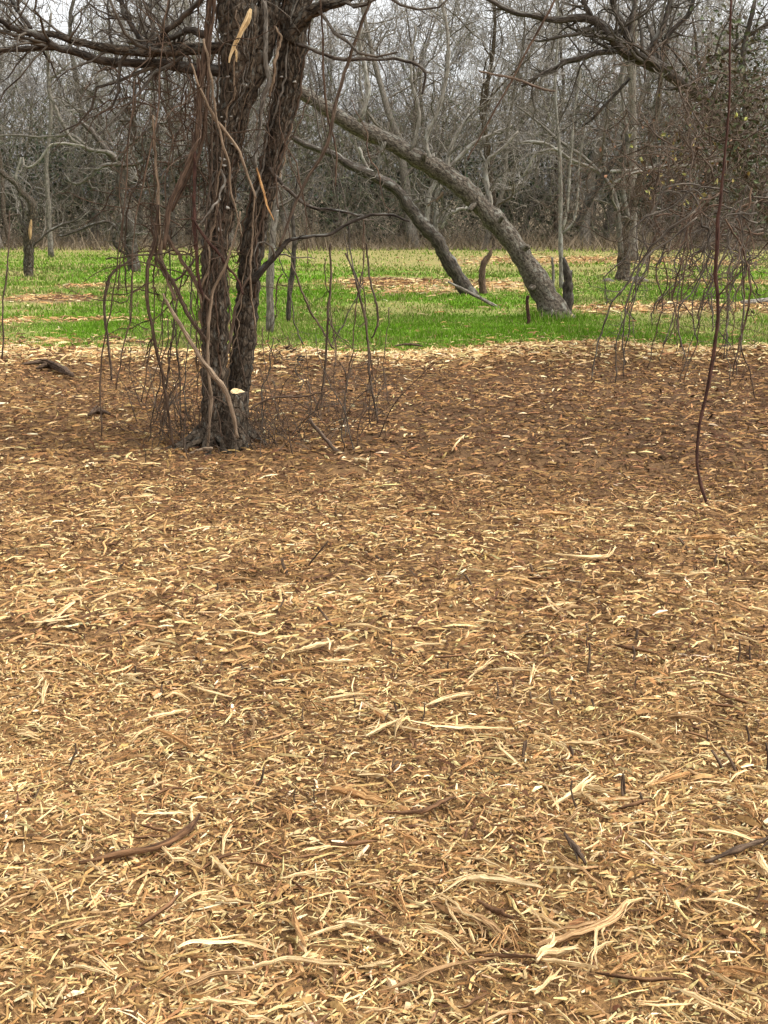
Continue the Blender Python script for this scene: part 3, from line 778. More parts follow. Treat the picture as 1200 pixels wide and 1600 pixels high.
# ---- second, thinner leaning tree
b2_ = G(733, 461); D2 = float(b2_[1])
lean2 = thing('leaning_tree', 'thin dark lichened trunk leaning beside the broken snag in the grass', 'tree', loc=b2_)
L2 = [(738, 468, 13), (731, 456, 11), (710, 423, 10.5), (692, 392, 10.5), (683, 375, 10.5), (660, 352, 10), (640, 323, 9), (617, 296, 8), (587, 278, 7.5), (550, 260, 6.5), (517, 241, 5.5), (477, 228, 4.5), (440, 205, 3.5), (400, 190, 2.5)]
p_, r_ = path(L2, D2, 60, .03)
part(MB().tubes(p_, r_, 14, cap=True, lump=.09), 'trunk', M_DARK, lean2)
for sh in ([(668, 362, 4.5), (667, 338, 4.5), (672, 303, 4), (682, 281, 3), (676, 240, 2.5)], [(684, 370, 4), (682, 340, 3.6), (681, 312, 3), (690, 290, 2.5)], [(688, 356, 3.4), (700, 335, 3), (715, 327, 2.4), (730, 323, 1.8)],
           [(640, 322, 3), (652, 312, 2.6), (655, 306, 2.2)], [(590, 280, 3), (575, 265, 2.5), (560, 230, 2)]):
    q_, rq = path(sh, D2, 18, .03)
    part(MB().tubes(q_, rq, 7, cap=True, lump=.05), 'limb', M_PALE, lean2)
    m_ = MB(); twiggy(m_, q_, rq, 5, .3, .9, 3, .1, rmin=.005, wander=.33); part(m_, 'twigs', M_GREY, lean2)['kind'] = 'stuff'

def simple(name, label, cat, pts, D, mat, n=24, wig=.01, sides=10, lump=.12, group=None, drop=True, twigs=None, flat=1.0):
    p_, r_ = path(pts, D, n, wig)
    o = MB(p_[0]).tubes(p_, r_, sides, cap=True, lump=lump, flat=flat).build(name, mat)
    o.location = p_[0]
    return tag(o, label, cat, group)

# broken dark stump beside the leaning base
Dq = DL + .05
stp = thing('broken_stump', 'dark split stump standing against the leaning trunk base', 'stump', loc=G(887, 497))
p_, r_ = path([(888, 503, 9), (887, 485, 8), (888, 462, 7), (889, 440, 6), (885, 418, 4), (881, 402, 1.6)], Dq, 26, .01); part(MB().tubes(p_, r_, 12, cap=True, lump=.22), 'trunk', M_DARK, stp)
p_, r_ = path([(889, 440, 4), (892, 426, 2.6), (893, 422, 1.2)], Dq, 8, .0); part(MB().tubes(p_, r_, 8, cap=True, lump=.2), 'prong', M_DARK, stp)
p_, r_ = path([(884, 503, 2), (890, 497, 4), (895, 491, 2)], Dq - .2, 8, .0); o = part(MB().tubes(p_, r_, 6, flat=.5, cap=True, lump=.2), 'pale_chip', M_SPLIT, stp)
o['label'] = 'pale split chip at the stump foot'
simple('broken_snag', 'short curved brown snag with a raw broken top beside the thin leaning tree', 'snag', [(757, 466, 6), (754, 450, 5.5), (753, 430, 5), (757, 412, 4.5), (765, 398, 3.2), (768, 388, 1.2)], D2 + .3, M_VINE, lump=.2)
simple('cut_stake', 'thin reddish cut stem standing in the grass just beside the leaning trunk', 'stem', [(825, 508, 3.2), (825, 495, 2.7), (824, 478, 2.6), (825, 462, 2.4)], float(G(825, 507)[1]), M_RED, lump=.08)
simple('cut_stake', 'thin grey cut stem standing in grass between leaning trunk and stump', 'stem', [(864, 446, 2.4), (864, 425, 2.2), (863, 402, 1.8)], float(G(864, 446)[1]), M_GREY, lump=.08)
simple('dead_branch', 'long thin grey dead branch lying in the grass by the leaning trunks', 'branch', [(700, 440, 1.6), (740, 460, 2.8), (780, 482, 2.6), (810, 500, 2.6), (832, 514, 2.2)], 20.6, M_GREY, lump=.1)
simple('dead_branch', 'pale barkless log lying in the grass at the frame edge', 'log', [(1157, 472, 2.5), (1175, 472, 4), (1205, 469, 4.5), (1260, 466, 4.5)], float(G(1180, 476)[1]), M_PALE, lump=.08)

# ---- sapling with pale straight stems, behind the leaning trunk
Ds = float(G(877, 452)[1]); bs = G(877, 452)
sap = thing('sapling', 'pale straight multi stemmed sapling rising behind the leaning trunk base', 'tree', loc=bs)
for stem in ([(878, 458, 5), (877, 420, 4.6), (876, 350, 4.4), (876, 300, 4), (873, 215, 3.2), (868, 130, 2.6), (872, 40, 2), (866, -30, 1.4)],
             [(878, 360, 3), (886, 330, 3), (890, 280, 2.8), (893, 235, 2.4), (897, 180, 2), (908, 110, 1.4)], [(879, 365, 2.6), (896, 345, 2.6), (903, 300, 2.2), (905, 250, 1.6), (915, 200, 1.2)]):
    p_, r_ = path(stem, Ds, 26, .012); r_ = r_ * .75
    part(MB().tubes(p_, r_, 8, cap=True, lump=.06), 'trunk', M_PALE, sap)
    m_ = MB(); twiggy(m_, p_, r_, 10, .3, 1.1, 4, .12, rmin=.005, tmin=.35); part(m_, 'twigs', M_GREY, sap)['kind'] = 'stuff'

# ---- forked tree on the grass, right of centre
bf_ = G(973, 438); Df = float(bf_[1])
FS = .78
fork = thing('forked_tree', 'flared grey tree with long pale side branches standing alone on the grass', 'tree', loc=bf_)
p_, r_ = path([(971, 448, 20), (972, 437, 15), (974, 420, 12.5), (976, 400, 11.5), (978, 380, 11.5), (982, 355, 10.5), (989, 325, 9), (998, 290, 7.5), (1012, 240, 6), (1026, 180, 5), (1034, 110, 4), (1050, 30, 3)], Df, 50, .02)
part(MB().tubes(p_, r_ * FS, 16, cap=True, lump=.10), 'trunk', M_MAIN, fork)
for (pts_, mt) in [([(970, 400, 6), (968, 372, 5), (966, 335, 4.5), (960, 305, 4.5), (955, 290, 4.2), (933, 266, 3.6), (900, 237, 3.2), (867, 213, 2.8), (838, 190, 2.2), (805, 165, 1.6)], M_GREY), ([(984, 345, 6), (976, 310, 5), (974, 270, 4.4), (980, 220, 3.8), (972, 150, 3), (978, 80, 2.4)], M_GREY),
               ([(955, 291, 3.4), (983, 273, 3.3), (1033, 261, 3.2), (1083, 258, 3.2), (1133, 250, 3), (1162, 254, 2.2)], M_PALE),
               ([(933, 266, 3), (960, 268, 2.8), (1000, 265, 2.6), (1030, 258, 2.2)], M_PALE),
               ([(930, 265, 3.4), (890, 248, 3), (860, 228, 2.8), (830, 222, 2.6), (805, 225, 1.8)], M_PALE), ([(880, 232, 2.6), (850, 235, 2.6), (835, 245, 2.4), (818, 275, 1.6)], M_PALE),
               ([(900, 356, 5), (912, 330, 6.5), (930, 295, 6.5), (950, 262, 6), (968, 235, 5), (982, 210, 4)], M_DARK),
               ([(965, 450, 9), (950, 440, 7), (938, 446, 4), (926, 455, 2)], M_GREY), ([(982, 440, 7), (996, 436, 5), (1012, 440, 2.6)], M_GREY)]:
    p_, r_ = path(pts_, Df - .2, 26, .03); r_ = r_ * FS
    part(MB().tubes(p_, r_, 8, cap=True, lump=.07), 'limb', mt, fork)
    if pts_[0][1] < 420:
        m_ = MB(); twiggy(m_, p_, r_, 7, .3, 1.0, 4, .08, rmin=.0055, wander=.33); part(m_, 'twigs', M_GREY, fork)['kind'] = 'stuff'

# ---- arching tree on the far right: trunk leans in from beyond the frame
DA = 17.5
arch = thing('arching_tree', 'dark limbed tree arching in from the frame edge over the vine thicket', 'tree', loc=G(1262, 515))
AR = [(1265, 530, 17), (1250, 460, 15), (1215, 350, 14), (1168, 262, 12.5), (1133, 205, 11.5), (1117, 180, 11), (1093, 150, 10.5), (1060, 126, 10.5), (1033, 107, 9.5), (1000, 93, 9), (973, 77, 8.5), (950, 51, 8), (927, 30, 6.8), (900, 27, 5.5), (867, 31, 5), (833, 25, 4.5), (800, 19, 4), (763, 0, 3.2), (730, -20, 2)]
pR, rR = path(AR, DA, 70, .015)
part(MB().tubes(pR, rR, 16, cap=True, lump=.08), 'trunk', M_DARK, arch)
tw = MB(); twiggy(tw, pR[25:], rR[25:], 30, .4, 1.3, 7, .12, rmin=.004)
for l in ([(969, 80, 4.5), (933, 83, 4.2), (910, 92, 4), (883, 97, 3.6), (860, 110, 3.2), (833, 123, 2.4), (815, 135, 1.6)], [(982, 78, 4.5), (975, 45, 5), (960, 10, 4.5), (955, -30, 4)], [(928, 31, 3.5), (918, 12, 4), (913, 0, 4), (908, -30, 3.5)],
          [(1005, 95, 4.5), (1025, 62, 4), (1045, 10, 3.4), (1055, -40, 3)], [(1090, 148, 4.5), (1095, 112, 4.6), (1107, 97, 4.4), (1133, 80, 4), (1167, 57, 3.5), (1210, 30, 3)], [(1030, 105, 4), (1040, 60, 3.4), (1075, 20, 3), (1090, -30, 2.4)], [(993, 90, 3), (985, 40, 3), (997, -20, 2.4)],
          [(1150, 225, 5), (1165, 160, 4.6), (1160, 90, 4), (1180, 0, 3)], [(984, 122, 2.6), (955, 155, 2.4), (930, 180, 2), (910, 197, 1.4)]):
    p_, r_ = path(l, DA, 22, .02); part(MB().tubes(p_, r_, 8, cap=True, lump=.07), 'limb', M_DARK, arch)
    twiggy(tw, p_, r_, 12, .3, 1.1, 6, .08, rmin=.004)
part(tw, 'twigs', M_TWIG, arch)['kind'] = 'stuff'

# ---- trees on the left, out on the grass
bk_ = G(45, 432); Dk = float(bk_[1])
t5 = thing('stub_tree', 'broken tree with a tan torn scar at the left edge of the grass', 'tree', loc=bk_)
part(MB().tubes(*path([(45, 440, 9.5), (45, 431, 8), (45, 400, 7.5), (46, 365, 7.5), (50, 345, 6.5), (52, 325, 6.5), (48, 312, 5), (35, 300, 4.5), (22, 283, 4.2), (0, 266, 4), (-40, 240, 3)], Dk, 40, .03), 12, cap=True, lump=.1), 'trunk', M_MAIN, t5)
part(MB().tubes(*path([(47, 374, 1), (47, 365, 2.8), (48, 353, 2.4), (49, 343, 1)], Dk - .15, 10), 8, cap=True, lump=.2), 'torn_scar', M_TAN, t5)
tw = MB()
for l, mt in (([(24, 285, 2.6), (28, 265, 2.4), (35, 245, 2), (40, 262, 1.8), (60, 252, 2.6), (72, 238, 2.6), (83, 225, 2.6), (110, 225, 2.2), (135, 230, 1.8)], M_PALE), ([(46, 365, 3.4), (36, 348, 3), (38, 330, 2.4), (30, 310, 1.8)], M_DARK), ([(50, 385, 2.6), (75, 362, 2.6), (100, 350, 2.8), (118, 345, 2), (135, 330, 1.6)], M_DARK)):
    p_, r_ = path(l, Dk, 20, .03); r_ = r_ * .7; part(MB().tubes(p_, r_, 7, cap=True, lump=.06), 'limb', mt, t5); twiggy(tw, p_, r_, 7, .4, 1.2, 4, .1, rmin=.006)
part(tw, 'twigs', M_GREY, t5)['kind'] = 'stuff'

b6 = G(208, 424); D6 = float(b6[1])
t6 = thing('crooked_tree', 'crooked dark tree with bleached lichened branches left of the twin trunks', 'tree', loc=b6)
part(MB().tubes(*path([(212, 432, 12), (210, 420, 10), (207, 395, 9.5), (205, 370, 9), (200, 345, 8), (192, 320, 7.5), (189, 295, 7.5), (190, 270, 7), (187, 256, 6.5), (176, 244, 5.5), (160, 226, 4.5), (140, 203, 4), (128, 190, 3.5)], D6, 46, .03), 12, cap=True, lump=.1), 'trunk', M_DARK, t6)
tw = MB()
for l, mt in (([(188, 258, 4.5), (175, 240, 4.5), (150, 235, 4), (130, 228, 4), (112, 215, 4), (100, 195, 3.8), (85, 165, 3.5), (75, 140, 3.2), (78, 125, 3), (92, 115, 2.6), (110, 97, 2)], M_GREY),
              ([(187, 257, 4.6), (165, 258, 4.2), (150, 264, 4), (138, 275, 4), (118, 288, 3), (100, 272, 1.8)], M_GREY), ([(190, 258, 4), (205, 256, 4), (222, 250, 3.6), (224, 228, 3), (228, 205, 2.4)], M_DARK),
              ([(185, 250, 3.2), (200, 228, 3), (225, 208, 2.8), (245, 195, 2.6), (290, 190, 2)], M_DARK), ([(195, 300, 2.2), (188, 320, 2), (198, 360, 2), (230, 365, 1.6)], M_GREY), ([(135, 228, 3), (105, 212, 2.6), (60, 213, 2.4), (0, 212, 2.2), (-30, 214, 2)], M_GREY),
              ([(206, 404, 4), (185, 360, 3.6), (165, 345, 3), (120, 360, 2.4), (92, 368, 2)], M_DARK), ([(203, 400, 3.6), (178, 380, 3.4), (190, 345, 2.4)], M_DARK)):
    p_, r_ = path(l, D6 - .1, 24, .05); r_ = r_ * .68; part(MB().tubes(p_, r_, 8, cap=True, lump=.06), 'limb', mt, t6); twiggy(tw, p_, r_, 8, .4, 1.3, 5, .1, rmin=.006, wander=.36)
part(tw, 'twigs', M_GREY, t6)['kind'] = 'stuff'
for nm_, lb_, pts_, mt in (('young_tree', 'slim grey young tree between the stub tree and crooked tree', [(80, 402, 4.6), (78, 360, 4), (76, 320, 3.6), (72, 260, 3), (80, 180, 2.6), (74, 90, 2), (80, 20, 1.5)], M_GREY),
                       ('young_tree', 'straight slim grey trunk standing just behind the flared forked tree', [(991, 408, 8), (990, 380, 6.5), (989, 300, 6), (990, 200, 5.4), (988, 100, 5), (992, 20, 4.2), (985, -80, 3)], M_GREY),
                       ('young_tree', 'slim dark young tree close beside the dark right hand trunk foot', [(421, 520, 6.5), (422, 470, 6), (424, 420, 5.5), (428, 360, 5), (436, 280, 4), (440, 200, 3.4), (452, 110, 2.6)], M_GREY),
                       ('young_tree', 'thin dark young stem with hooked foot seen right of the twin trunks', [(450, 503, 2.5), (452, 492, 4), (453, 460, 4), (457, 420, 3.8), (460, 380, 3.4), (456, 330, 2.6), (468, 260, 2)], M_DARK)):
    Dn = float(G(pts_[0][0], pts_[0][1])[1])
    t_ = thing(nm_, lb_, 'tree', loc=P(pts_[0][0], pts_[0][1], Dn))
    p_, r_ = path(pts_, Dn, 30, .02); part(MB().tubes(p_, r_, 9, cap=True, lump=.08), 'trunk', mt, t_)
    m_ = MB(); twiggy(m_, p_, r_, 14, .3, 1.2, 4, .12, rmin=.004, tmin=.4); part(m_, 'twigs', M_TWIG, t_)['kind'] = 'stuff'

# ---------------------------------------------------------------- vines on and around the twin-trunk tree
GV = 'vines hanging round the twin trunk tree'
def vine(label, pts, mat, D=None, wig=.012, dep=.03, name='hanging_vine', group=GV, n=40, sides=7, sprigs=0, sl=(.1, .35), strop=-.1, swander=.36):
    D = DM if D is None else D
    p_, r_ = path(pts, D, n, wig, dep); r_ = r_ * (.66 if mat is M_RED else .74)
    m_ = MB(p_[0]).tubes(p_, r_, sides, cap=True, lump=.06)
    if sprigs:
        t_ = thing(name, label, 'vine', group, loc=p_[0])
        m_.build('stem', mat, t_)
        s_ = MB(p_[0]); a, ra = kids(p_, r_, sprigs, sl[0], sl[1], (35, 85), 7, swander, strop, .5, .0014, .1, .4); s_.tubes(a, ra, 4)
        b_, rb = kids(a, ra, 2, sl[0] * .5, sl[1] * .5, (30, 70), 5, .35, strop, .6, .0013, .2, .5); s_.tubes(b_, rb, 3)
        s_.build('sprigs', mat, t_)['kind'] = 'stuff'
        return t_
    o = m_.build(name, mat); o.location = p_[0]
    return tag(o, label, 'vine', group)

vine('thick reddish vine looping down beside the upper left of the trunks', [(330, -40, 6), (323, 50, 6), (317, 100, 6), (311, 167, 6.5), (307, 217, 6.5), (290, 267, 6), (272, 305, 5.5), (263, 333, 5), (258, 390, 4)], M_VINE, DM - .3)
vine('second reddish vine running parallel inside the looping one', [(340, -30, 4), (331, 60, 4), (326, 130, 4), (318, 200, 4), (306, 250, 4), (286, 295, 3.6), (268, 330, 3.4)], M_VINE, DM - .26)
vine('dark red vine dropping straight along the left trunk edge', [(309, 90, 3), (307, 180, 3.4), (303, 250, 4), (304, 310, 4.4), (305, 360, 4.6), (309, 400, 4.6), (312, 440, 4), (318, 470, 3)], M_RED, DM - .3)
vine('long curved reddish vine reaching the ground left of the trunk', [(246, 320, 3), (243, 370, 4), (233, 410, 4), (231, 445, 4), (234, 480, 3.6), (241, 520, 3.4), (248, 555, 3.2), (257, 593, 3), (263, 633, 3), (268, 680, 2.6), (270, 700, 2.4)], M_VINE, DM - .25, sprigs=7)
vine('tan vine hanging beside the long curved reddish one', [(238, 180, 2), (243, 250, 2.8), (247, 330, 3.6), (250, 380, 4), (253, 410, 4.5), (262, 440, 4), (275, 470, 3.5)], M_VPALE, DM - .2)
vine('slanting brown branch crossing to the left trunk at grass level', [(244, 400, 3.6), (262, 430, 4), (283, 466, 4.4), (300, 500, 4.4), (316, 525, 4), (330, 540, 3)], M_VINE, DM - .3, name='broken_branch', group=None)
vine('short dark slanting branch high on the left trunk side', [(258, 362, 3.6), (275, 390, 4), (297, 425, 4.2), (315, 455, 4), (332, 475, 3)], M_VINE, DM - .28, name='broken_branch', group=None)
vine('pale thick broken branch propped against the trunk foot', [(256, 458, 2), (270, 484, 3.6), (285, 510, 4), (305, 545, 4.6), (322, 570, 5.5), (338, 588, 6), (350, 608, 5.6), (359, 632, 4.6), (367, 655, 4), (372, 685, 3.6)], M_VPALE, DM - .45, name='broken_branch', group=None)
vine('pale smooth vine running down the front of the left trunk', [(376, 330, 1.6), (366, 380, 2), (353, 417, 3), (340, 440, 3.4), (333, 460, 3.5), (328, 505, 3.4), (325, 550, 3.4), (326, 585, 3.4), (330, 620, 3.4), (329, 655, 3.2), (326, 690, 3), (318, 706, 2)], M_VPALE, DM - .34)
vine('pale vine slanting across the left trunk top down to the orange splinter', [(300, 100, 2), (313, 140, 2.6), (333, 178, 3), (360, 217, 3), (376, 248, 2.8), (388, 275, 2.4), (400, 310, 2)], M_VPALE, DM - .36)
vine('thin pale vine curving down the left trunk past the white fungi', [(318, 60, 2.4), (326, 100, 2.4), (335, 150, 2.4), (345, 205, 2.4), (355, 255, 2.4), (361, 300, 2.2), (372, 340, 2), (378, 370, 1.6)], M_VPALE, DM - .36)
vine('pale stub of vine curling in the fork between the trunks', [(428, 40, 1.5), (438, 58, 2.6), (437, 75, 3), (431, 95, 3), (428, 120, 2.6), (420, 150, 2.4)], M_VPALE, DM - .2)
vine('thick grey vine running up the gap between trunks', [(412, 0, 4), (415, 60, 5), (417, 100, 5), (419, 130, 5), (410, 160, 4.5), (402, 210, 4), (398, 260, 3.5)], M_GREY, DM - .12)
vine('thin vine down the front of the right trunk', [(398, 300, 1.8), (396, 360, 2), (392, 430, 2.2), (393, 470, 2.2), (398, 500, 2), (400, 540, 1.6)], M_VPALE, DM - .16)
vine('long dark vine slanting from the top centre to the right trunk', [(590, -30, 3), (580, 0, 3), (557, 57, 3.2), (540, 107, 3.4), (523, 167, 3.6), (514, 217, 3.6), (500, 250, 3.4), (480, 280, 3.2), (462, 320, 3), (450, 350, 2.8), (436, 385, 2.4)], M_STEM, DM - .25)
vine('straight thin vine hanging by the slanting dark one', [(500, -10, 1.8), (504, 60, 2), (506, 130, 2.2), (512, 190, 2.2), (523, 230, 2), (524, 290, 1.6)], M_VINE, DM - .2)
vine('arching green grey stem bent over left of the tree on its own', [(173, 596, 2.2), (172, 553, 2.6), (166, 505, 2.8), (164, 470, 2.8), (172, 437, 2.8), (184, 421, 2.6), (197, 412, 2.2), (212, 402, 1.8)], M_STEM, DM + 3.6, sprigs=0, name='arching_vine')
vine('thin dark vine at the left edge of the picture over grass', [(14, 330, 1.2), (12, 400, 1.6), (8, 440, 2), (4, 470, 1.8), (5, 520, 1.8), (3, 560, 1.8)], M_STEM, DM + 3, sprigs=6)
vine('dark twig stretched sideways left of the trunks above the grass', [(165, 405, 1.4), (212, 400, 1.8), (248, 396, 1.8), (280, 388, 1.6), (300, 382, 1.2)], M_STEM, DM - .2)
vine('dark curved twig hooking up to the left trunk over grass', [(250, 420, 1.5), (262, 434, 2.4), (275, 436, 2.6), (290, 425, 2.4), (304, 405, 2)], M_STEM, DM - .2)
vine('dark branch angling up between both trunks above the cut stem', [(352, 560, 2), (362, 520, 3.4), (370, 480, 3.6), (380, 455, 3), (392, 420, 2)], M_STEM, DM - .2)
vine('thin dark branch slanting over the middle of the left trunk', [(300, 340, 2), (320, 370, 3), (340, 395, 3.4), (356, 415, 3), (372, 440, 2.4), (380, 460, 2)], M_RED, DM - .32)
vine('grey loop of vine standing out from the left trunk', [(345, 265, 2), (350, 280, 2.4), (346, 300, 2.4), (335, 322, 2.4), (322, 340, 2), (314, 352, 1.6)], M_GREY, DM - .36)
vine('bare root like vine flaring from the trunk foot onto mulch', [(332, 700, 3), (320, 700, 2.6), (306, 706, 2.6), (294, 712, 2.4), (280, 716, 2)], M_VPALE, DM - .42, dep=0)
vine('dark fallen branch with a fork lying right of the tree foot', [(484, 655, 4), (497, 672, 4), (510, 688, 4), (522, 702, 4), (535, 708, 3), (550, 713, 2)], M_STEM, float(G(520, 708)[1]), name='fallen_branch', group=None, dep=0)
vine('dark stem rising from the fallen branch right of the tree', [(517, 380, 2), (516, 430, 2.4), (513, 480, 2.6), (511, 530, 2.6), (508, 580, 2.4), (503, 620, 2), (490, 652, 2)], M_STEM, DM - .1, sprigs=8)
vine('thin low branch reaching sideways right of the cut stem', [(392, 640, 2.4), (410, 628, 2.4), (430, 622, 2.2), (460, 620, 2), (500, 615, 1.6), (520, 606, 1.2)], M_VINE, DM - .2)
vine('curved dark stem forking over the straw edge right of the tree', [(540, 395, 1.8), (552, 425, 2), (562, 465, 2.4), (571, 505, 2.4), (574, 540, 2.4), (576, 575, 2.6), (582, 615, 2.4), (590, 660, 2)], M_STEM, DM + .4, sprigs=6)
vine('s shaped thin stem hanging over grass right of the tree', [(571, 380, 1.6), (574, 410, 2), (583, 455, 2), (589, 478, 2.4), (588, 510, 2.2), (580, 528, 1.6)], M_STEM, DM + .5)
vine('thin stem crossing diagonally through the right tangle', [(455, 410, 1.8), (470, 450, 2.2), (488, 490, 2.2), (505, 520, 2), (522, 545, 1.8)], M_STEM, DM + .2, sprigs=4)
vine('thin straight vine slanting down from the top over the woods right of centre', [(890, -60, 2), (866, 0, 2.2), (842, 45, 2.2), (820, 86, 2.2), (786, 150, 2), (756, 202, 1.6), (730, 250, 1.2)], M_VINE, DM - 1.0, wig=.004, dep=0, group=None)
vine('dark broken twig crossing the straight slanting vine before the woods', [(748, 111, 1.6), (775, 117, 2.2), (800, 122, 2.6), (822, 129, 2.6), (845, 138, 2.4), (868, 142, 1.6)], M_STEM, DM - 1.0, wig=.004, dep=0, name='hanging_twig', group=None)
# finer stems of the tangle: each one a vine of its own
rv = random.Random(21)
for i in range(20):
    on_a = i % 2 == 0
    pp, rr2 = (pA, rA) if on_a else (pB, rB)
    i0 = rv.randrange(4, 60); i1 = min(i0 + rv.randrange(35, 70), 112)
    n_ = 46
    ids = np.linspace(i0, i1, n_); lo_ = ids.astype(int)
    base_p = pp[lo_]; br = rr2[lo_]
    ph = rv.uniform(math.pi * 1.05, math.pi * 1.95) + np.cumsum(np.array([rv.gauss(0, .09) for _ in range(n_)])) + np.linspace(0, rv.uniform(-1.1, 1.1), n_)
    rad_v = rv.uniform(.004, .009) * np.linspace(1.1, .6, n_) * np.array([rv.uniform(.85, 1.15) for _ in range(n_)])
    off = br * 1.04 + rad_v * .6 + np.abs(np.array([rv.gauss(0, .006) for _ in range(n_)]))
    q_ = base_p + np.stack([np.cos(ph) * off, np.sin(ph) * off, np.zeros(n_)], -1)
    q_[:, 2] = np.linspace(q_[0, 2], q_[-1, 2], n_)
    mt = [M_VINE, M_VPALE, M_STEM, M_MAIN, M_GREY][i % 5]
    t_ = thing('climbing_vine', ['reddish', 'pale tan', 'brown', 'dark rough', 'grey'][i % 5] + ' vine climbing the ' + ('left' if on_a else 'right') + ' trunk ' + ('from its foot' if i0 < 20 else 'from grass level' if i0 < 42 else 'from halfway up'), 'vine', 'vines climbing the twin trunks', loc=q_[0])
    MB(q_[0]).tubes(q_, rad_v, 7, cap=True, lump=.1).build('stem', mt, t_)
    m_ = MB(q_[0]); a, ra = kids(q_, rad_v, 7, .06, .3, (35, 80), 6, .35, -.02, .4, .0013, .1, .4); m_.tubes(a, ra, 4)
    m_.build('sprigs', M_STEM, t_)['kind'] = 'stuff'
for i in range(46):
    if i < 14: x0_, y0_, y1_, dd = rv.uniform(205, 335), rv.uniform(-60, 300), rv.uniform(430, 700), rv.uniform(-.55, .3)
    elif i < 24: x0_, y0_, y1_, dd = rv.uniform(225, 320), rv.uniform(380, 520), rv.uniform(640, 705), rv.uniform(-.4, .4)
    elif i < 38: x0_, y0_, y1_, dd = rv.uniform(410, 610), rv.uniform(330, 600), rv.uniform(520, 705), rv.uniform(-.4, .8)
    else: x0_, y0_, y1_, dd = rv.uniform(380, 560), rv.uniform(-40, 160), rv.uniform(300, 480), rv.uniform(-.5, .3)
    pts_ = []
    xx_ = x0_; drift = rv.uniform(-.35, .35) if i >= 24 else rv.uniform(-.18, .18)
    n_ = 7
    for j in range(n_):
        yy_ = y0_ + (y1_ - y0_) * j / (n_ - 1)
        pts_.append((xx_, yy_, rv.uniform(1.0, 1.9) * (1 if i < 14 else .85)))
        xx_ += rv.uniform(-10, 10) + drift * (y1_ - y0_) / n_
    part_ = 'upper left' if i < 14 and y0_ < 100 else 'left' if i < 14 else 'lower left foot' if i < 24 else 'lower right' if i < 38 else 'upper right'
    vine(f'thin wiry vine at the {part_} of the twin trunks, ' + ('to the mulch' if y1_ > 640 else 'over mulch' if y1_ > 560 else 'over grass'), pts_, rv.choice([M_VINE, M_VINE, M_STEM, M_TWIG]), DM + dd, wig=.018, n=34, sides=5, sprigs=rv.choice([4, 6, 8]), sl=(.08, .26), strop=rv.choice([.03, .12]), group='fine vines in the tangle round the twin trunks')

# ---------------------------------------------------------------- vine thicket and drooping stems on the right
vine('dark red vine hanging right down to the mulch on the right', [(1142, -60, 2.4), (1140, 0, 2.4), (1138, 80, 2.4), (1138, 150, 2.6), (1132, 230, 2.8), (1125, 320, 3.6), (1122, 343, 4.6), (1122, 383, 4.6), (1120, 433, 4.6), (1123, 467, 4.2), (1122, 507, 4.2), (1115, 560, 4.2), (1107, 610, 4.2), (1096, 660, 4), (1090, 715, 4), (1095, 755, 4), (1104, 785, 4), (1108, 800, 4)], M_RED, float(G(1104, 785)[1]), wig=.004, n=70, group=None)
vine('forked side shoot leaving the dark red vine over grass', [(1122, 464, 1.6), (1135, 448, 1.6), (1146, 432, 1.5), (1153, 410, 1.2), (1158, 385, 1)], M_VINE, 7.25, group=None, wig=.004, n=18)
GR = 'thin stems drooping at the right edge over the mulch'
for i, l in enumerate([[(1085, 330, 2.2), (1040, 362, 2.2), (1005, 405, 2.2), (982, 443, 2), (958, 473, 2), (943, 512, 1.8), (932, 553, 1.6), (924, 592, 1.2)], [(1090, 340, 2), (1050, 375, 2), (1010, 402, 2), (990, 440, 2), (978, 480, 1.8), (972, 530, 1.5), (978, 570, 1.2)],
          [(1130, 340, 2), (1153, 377, 2.2), (1167, 417, 2.2), (1172, 450, 2.2), (1170, 482, 2.2), (1160, 517, 2), (1151, 560, 1.8), (1146, 590, 1.4)], [(1160, 330, 1.6), (1158, 400, 1.8), (1162, 470, 1.8), (1158, 540, 1.6), (1172, 575, 1.5), (1182, 625, 1.2)], [(1075, 380, 1.6), (1062, 420, 1.8), (1052, 460, 1.8), (1058, 500, 1.6), (1066, 540, 1.4), (1078, 570, 1)]]):
    vine(['long grey stem arching out and down over the straw edge', 'grey stem arching beneath the longest one', 'curved brown stem drooping close right of the red vine', 'thin stem drooping nearest the right edge', 'short stem drooping just left of the red vine'][i], l, M_TWIG if i < 2 else M_VINE, 8.2 + .2 * i, sprigs=12 if i < 2 else 7, sl=(.1, .4), strop=-.15, group=GR, sides=6)
for i in range(34):
    x0_ = rv.uniform(1040, 1205); y0_ = rv.uniform(300, 390)
    reach = rv.uniform(-150, -25) if rv.random() < .7 else rv.uniform(-20, 40)
    yend = rv.uniform(430, 610); k1 = rv.uniform(1.2, 2.6)
    pts_ = []
    for j in range(7):
        t_ = j / 6
        pts_.append((x0_ + reach * t_ ** .8 + rv.uniform(-15, 15), y0_ + (yend - y0_) * t_ ** k1 + rv.uniform(-13, 13), rv.uniform(1.6, 2.5) * (1 - .45 * t_)))
    D_ = rv.uniform(7.8, 10.5)
    where = 'sweeping toward the flared tree foot' if pts_[-1][0] < 1010 else 'close left of the dark red vine' if pts_[-1][0] < 1115 else 'beyond the dark red vine'
    size = 'long' if yend > 545 else 'short' if yend < 480 else 'mid length'
    vine(f'{size} stem drooping {where}, tip over {"mulch" if yend > 545 else "grass"}', pts_, rv.choice([M_TWIG, M_VINE, M_TWIG]), D_, wig=.035, n=30, sides=5, sprigs=rv.choice([4, 6, 8]), sl=(.12, .42), strop=rv.choice([-.02, .06, .12]), swander=.5, group='wiry stems drooping over the grass')

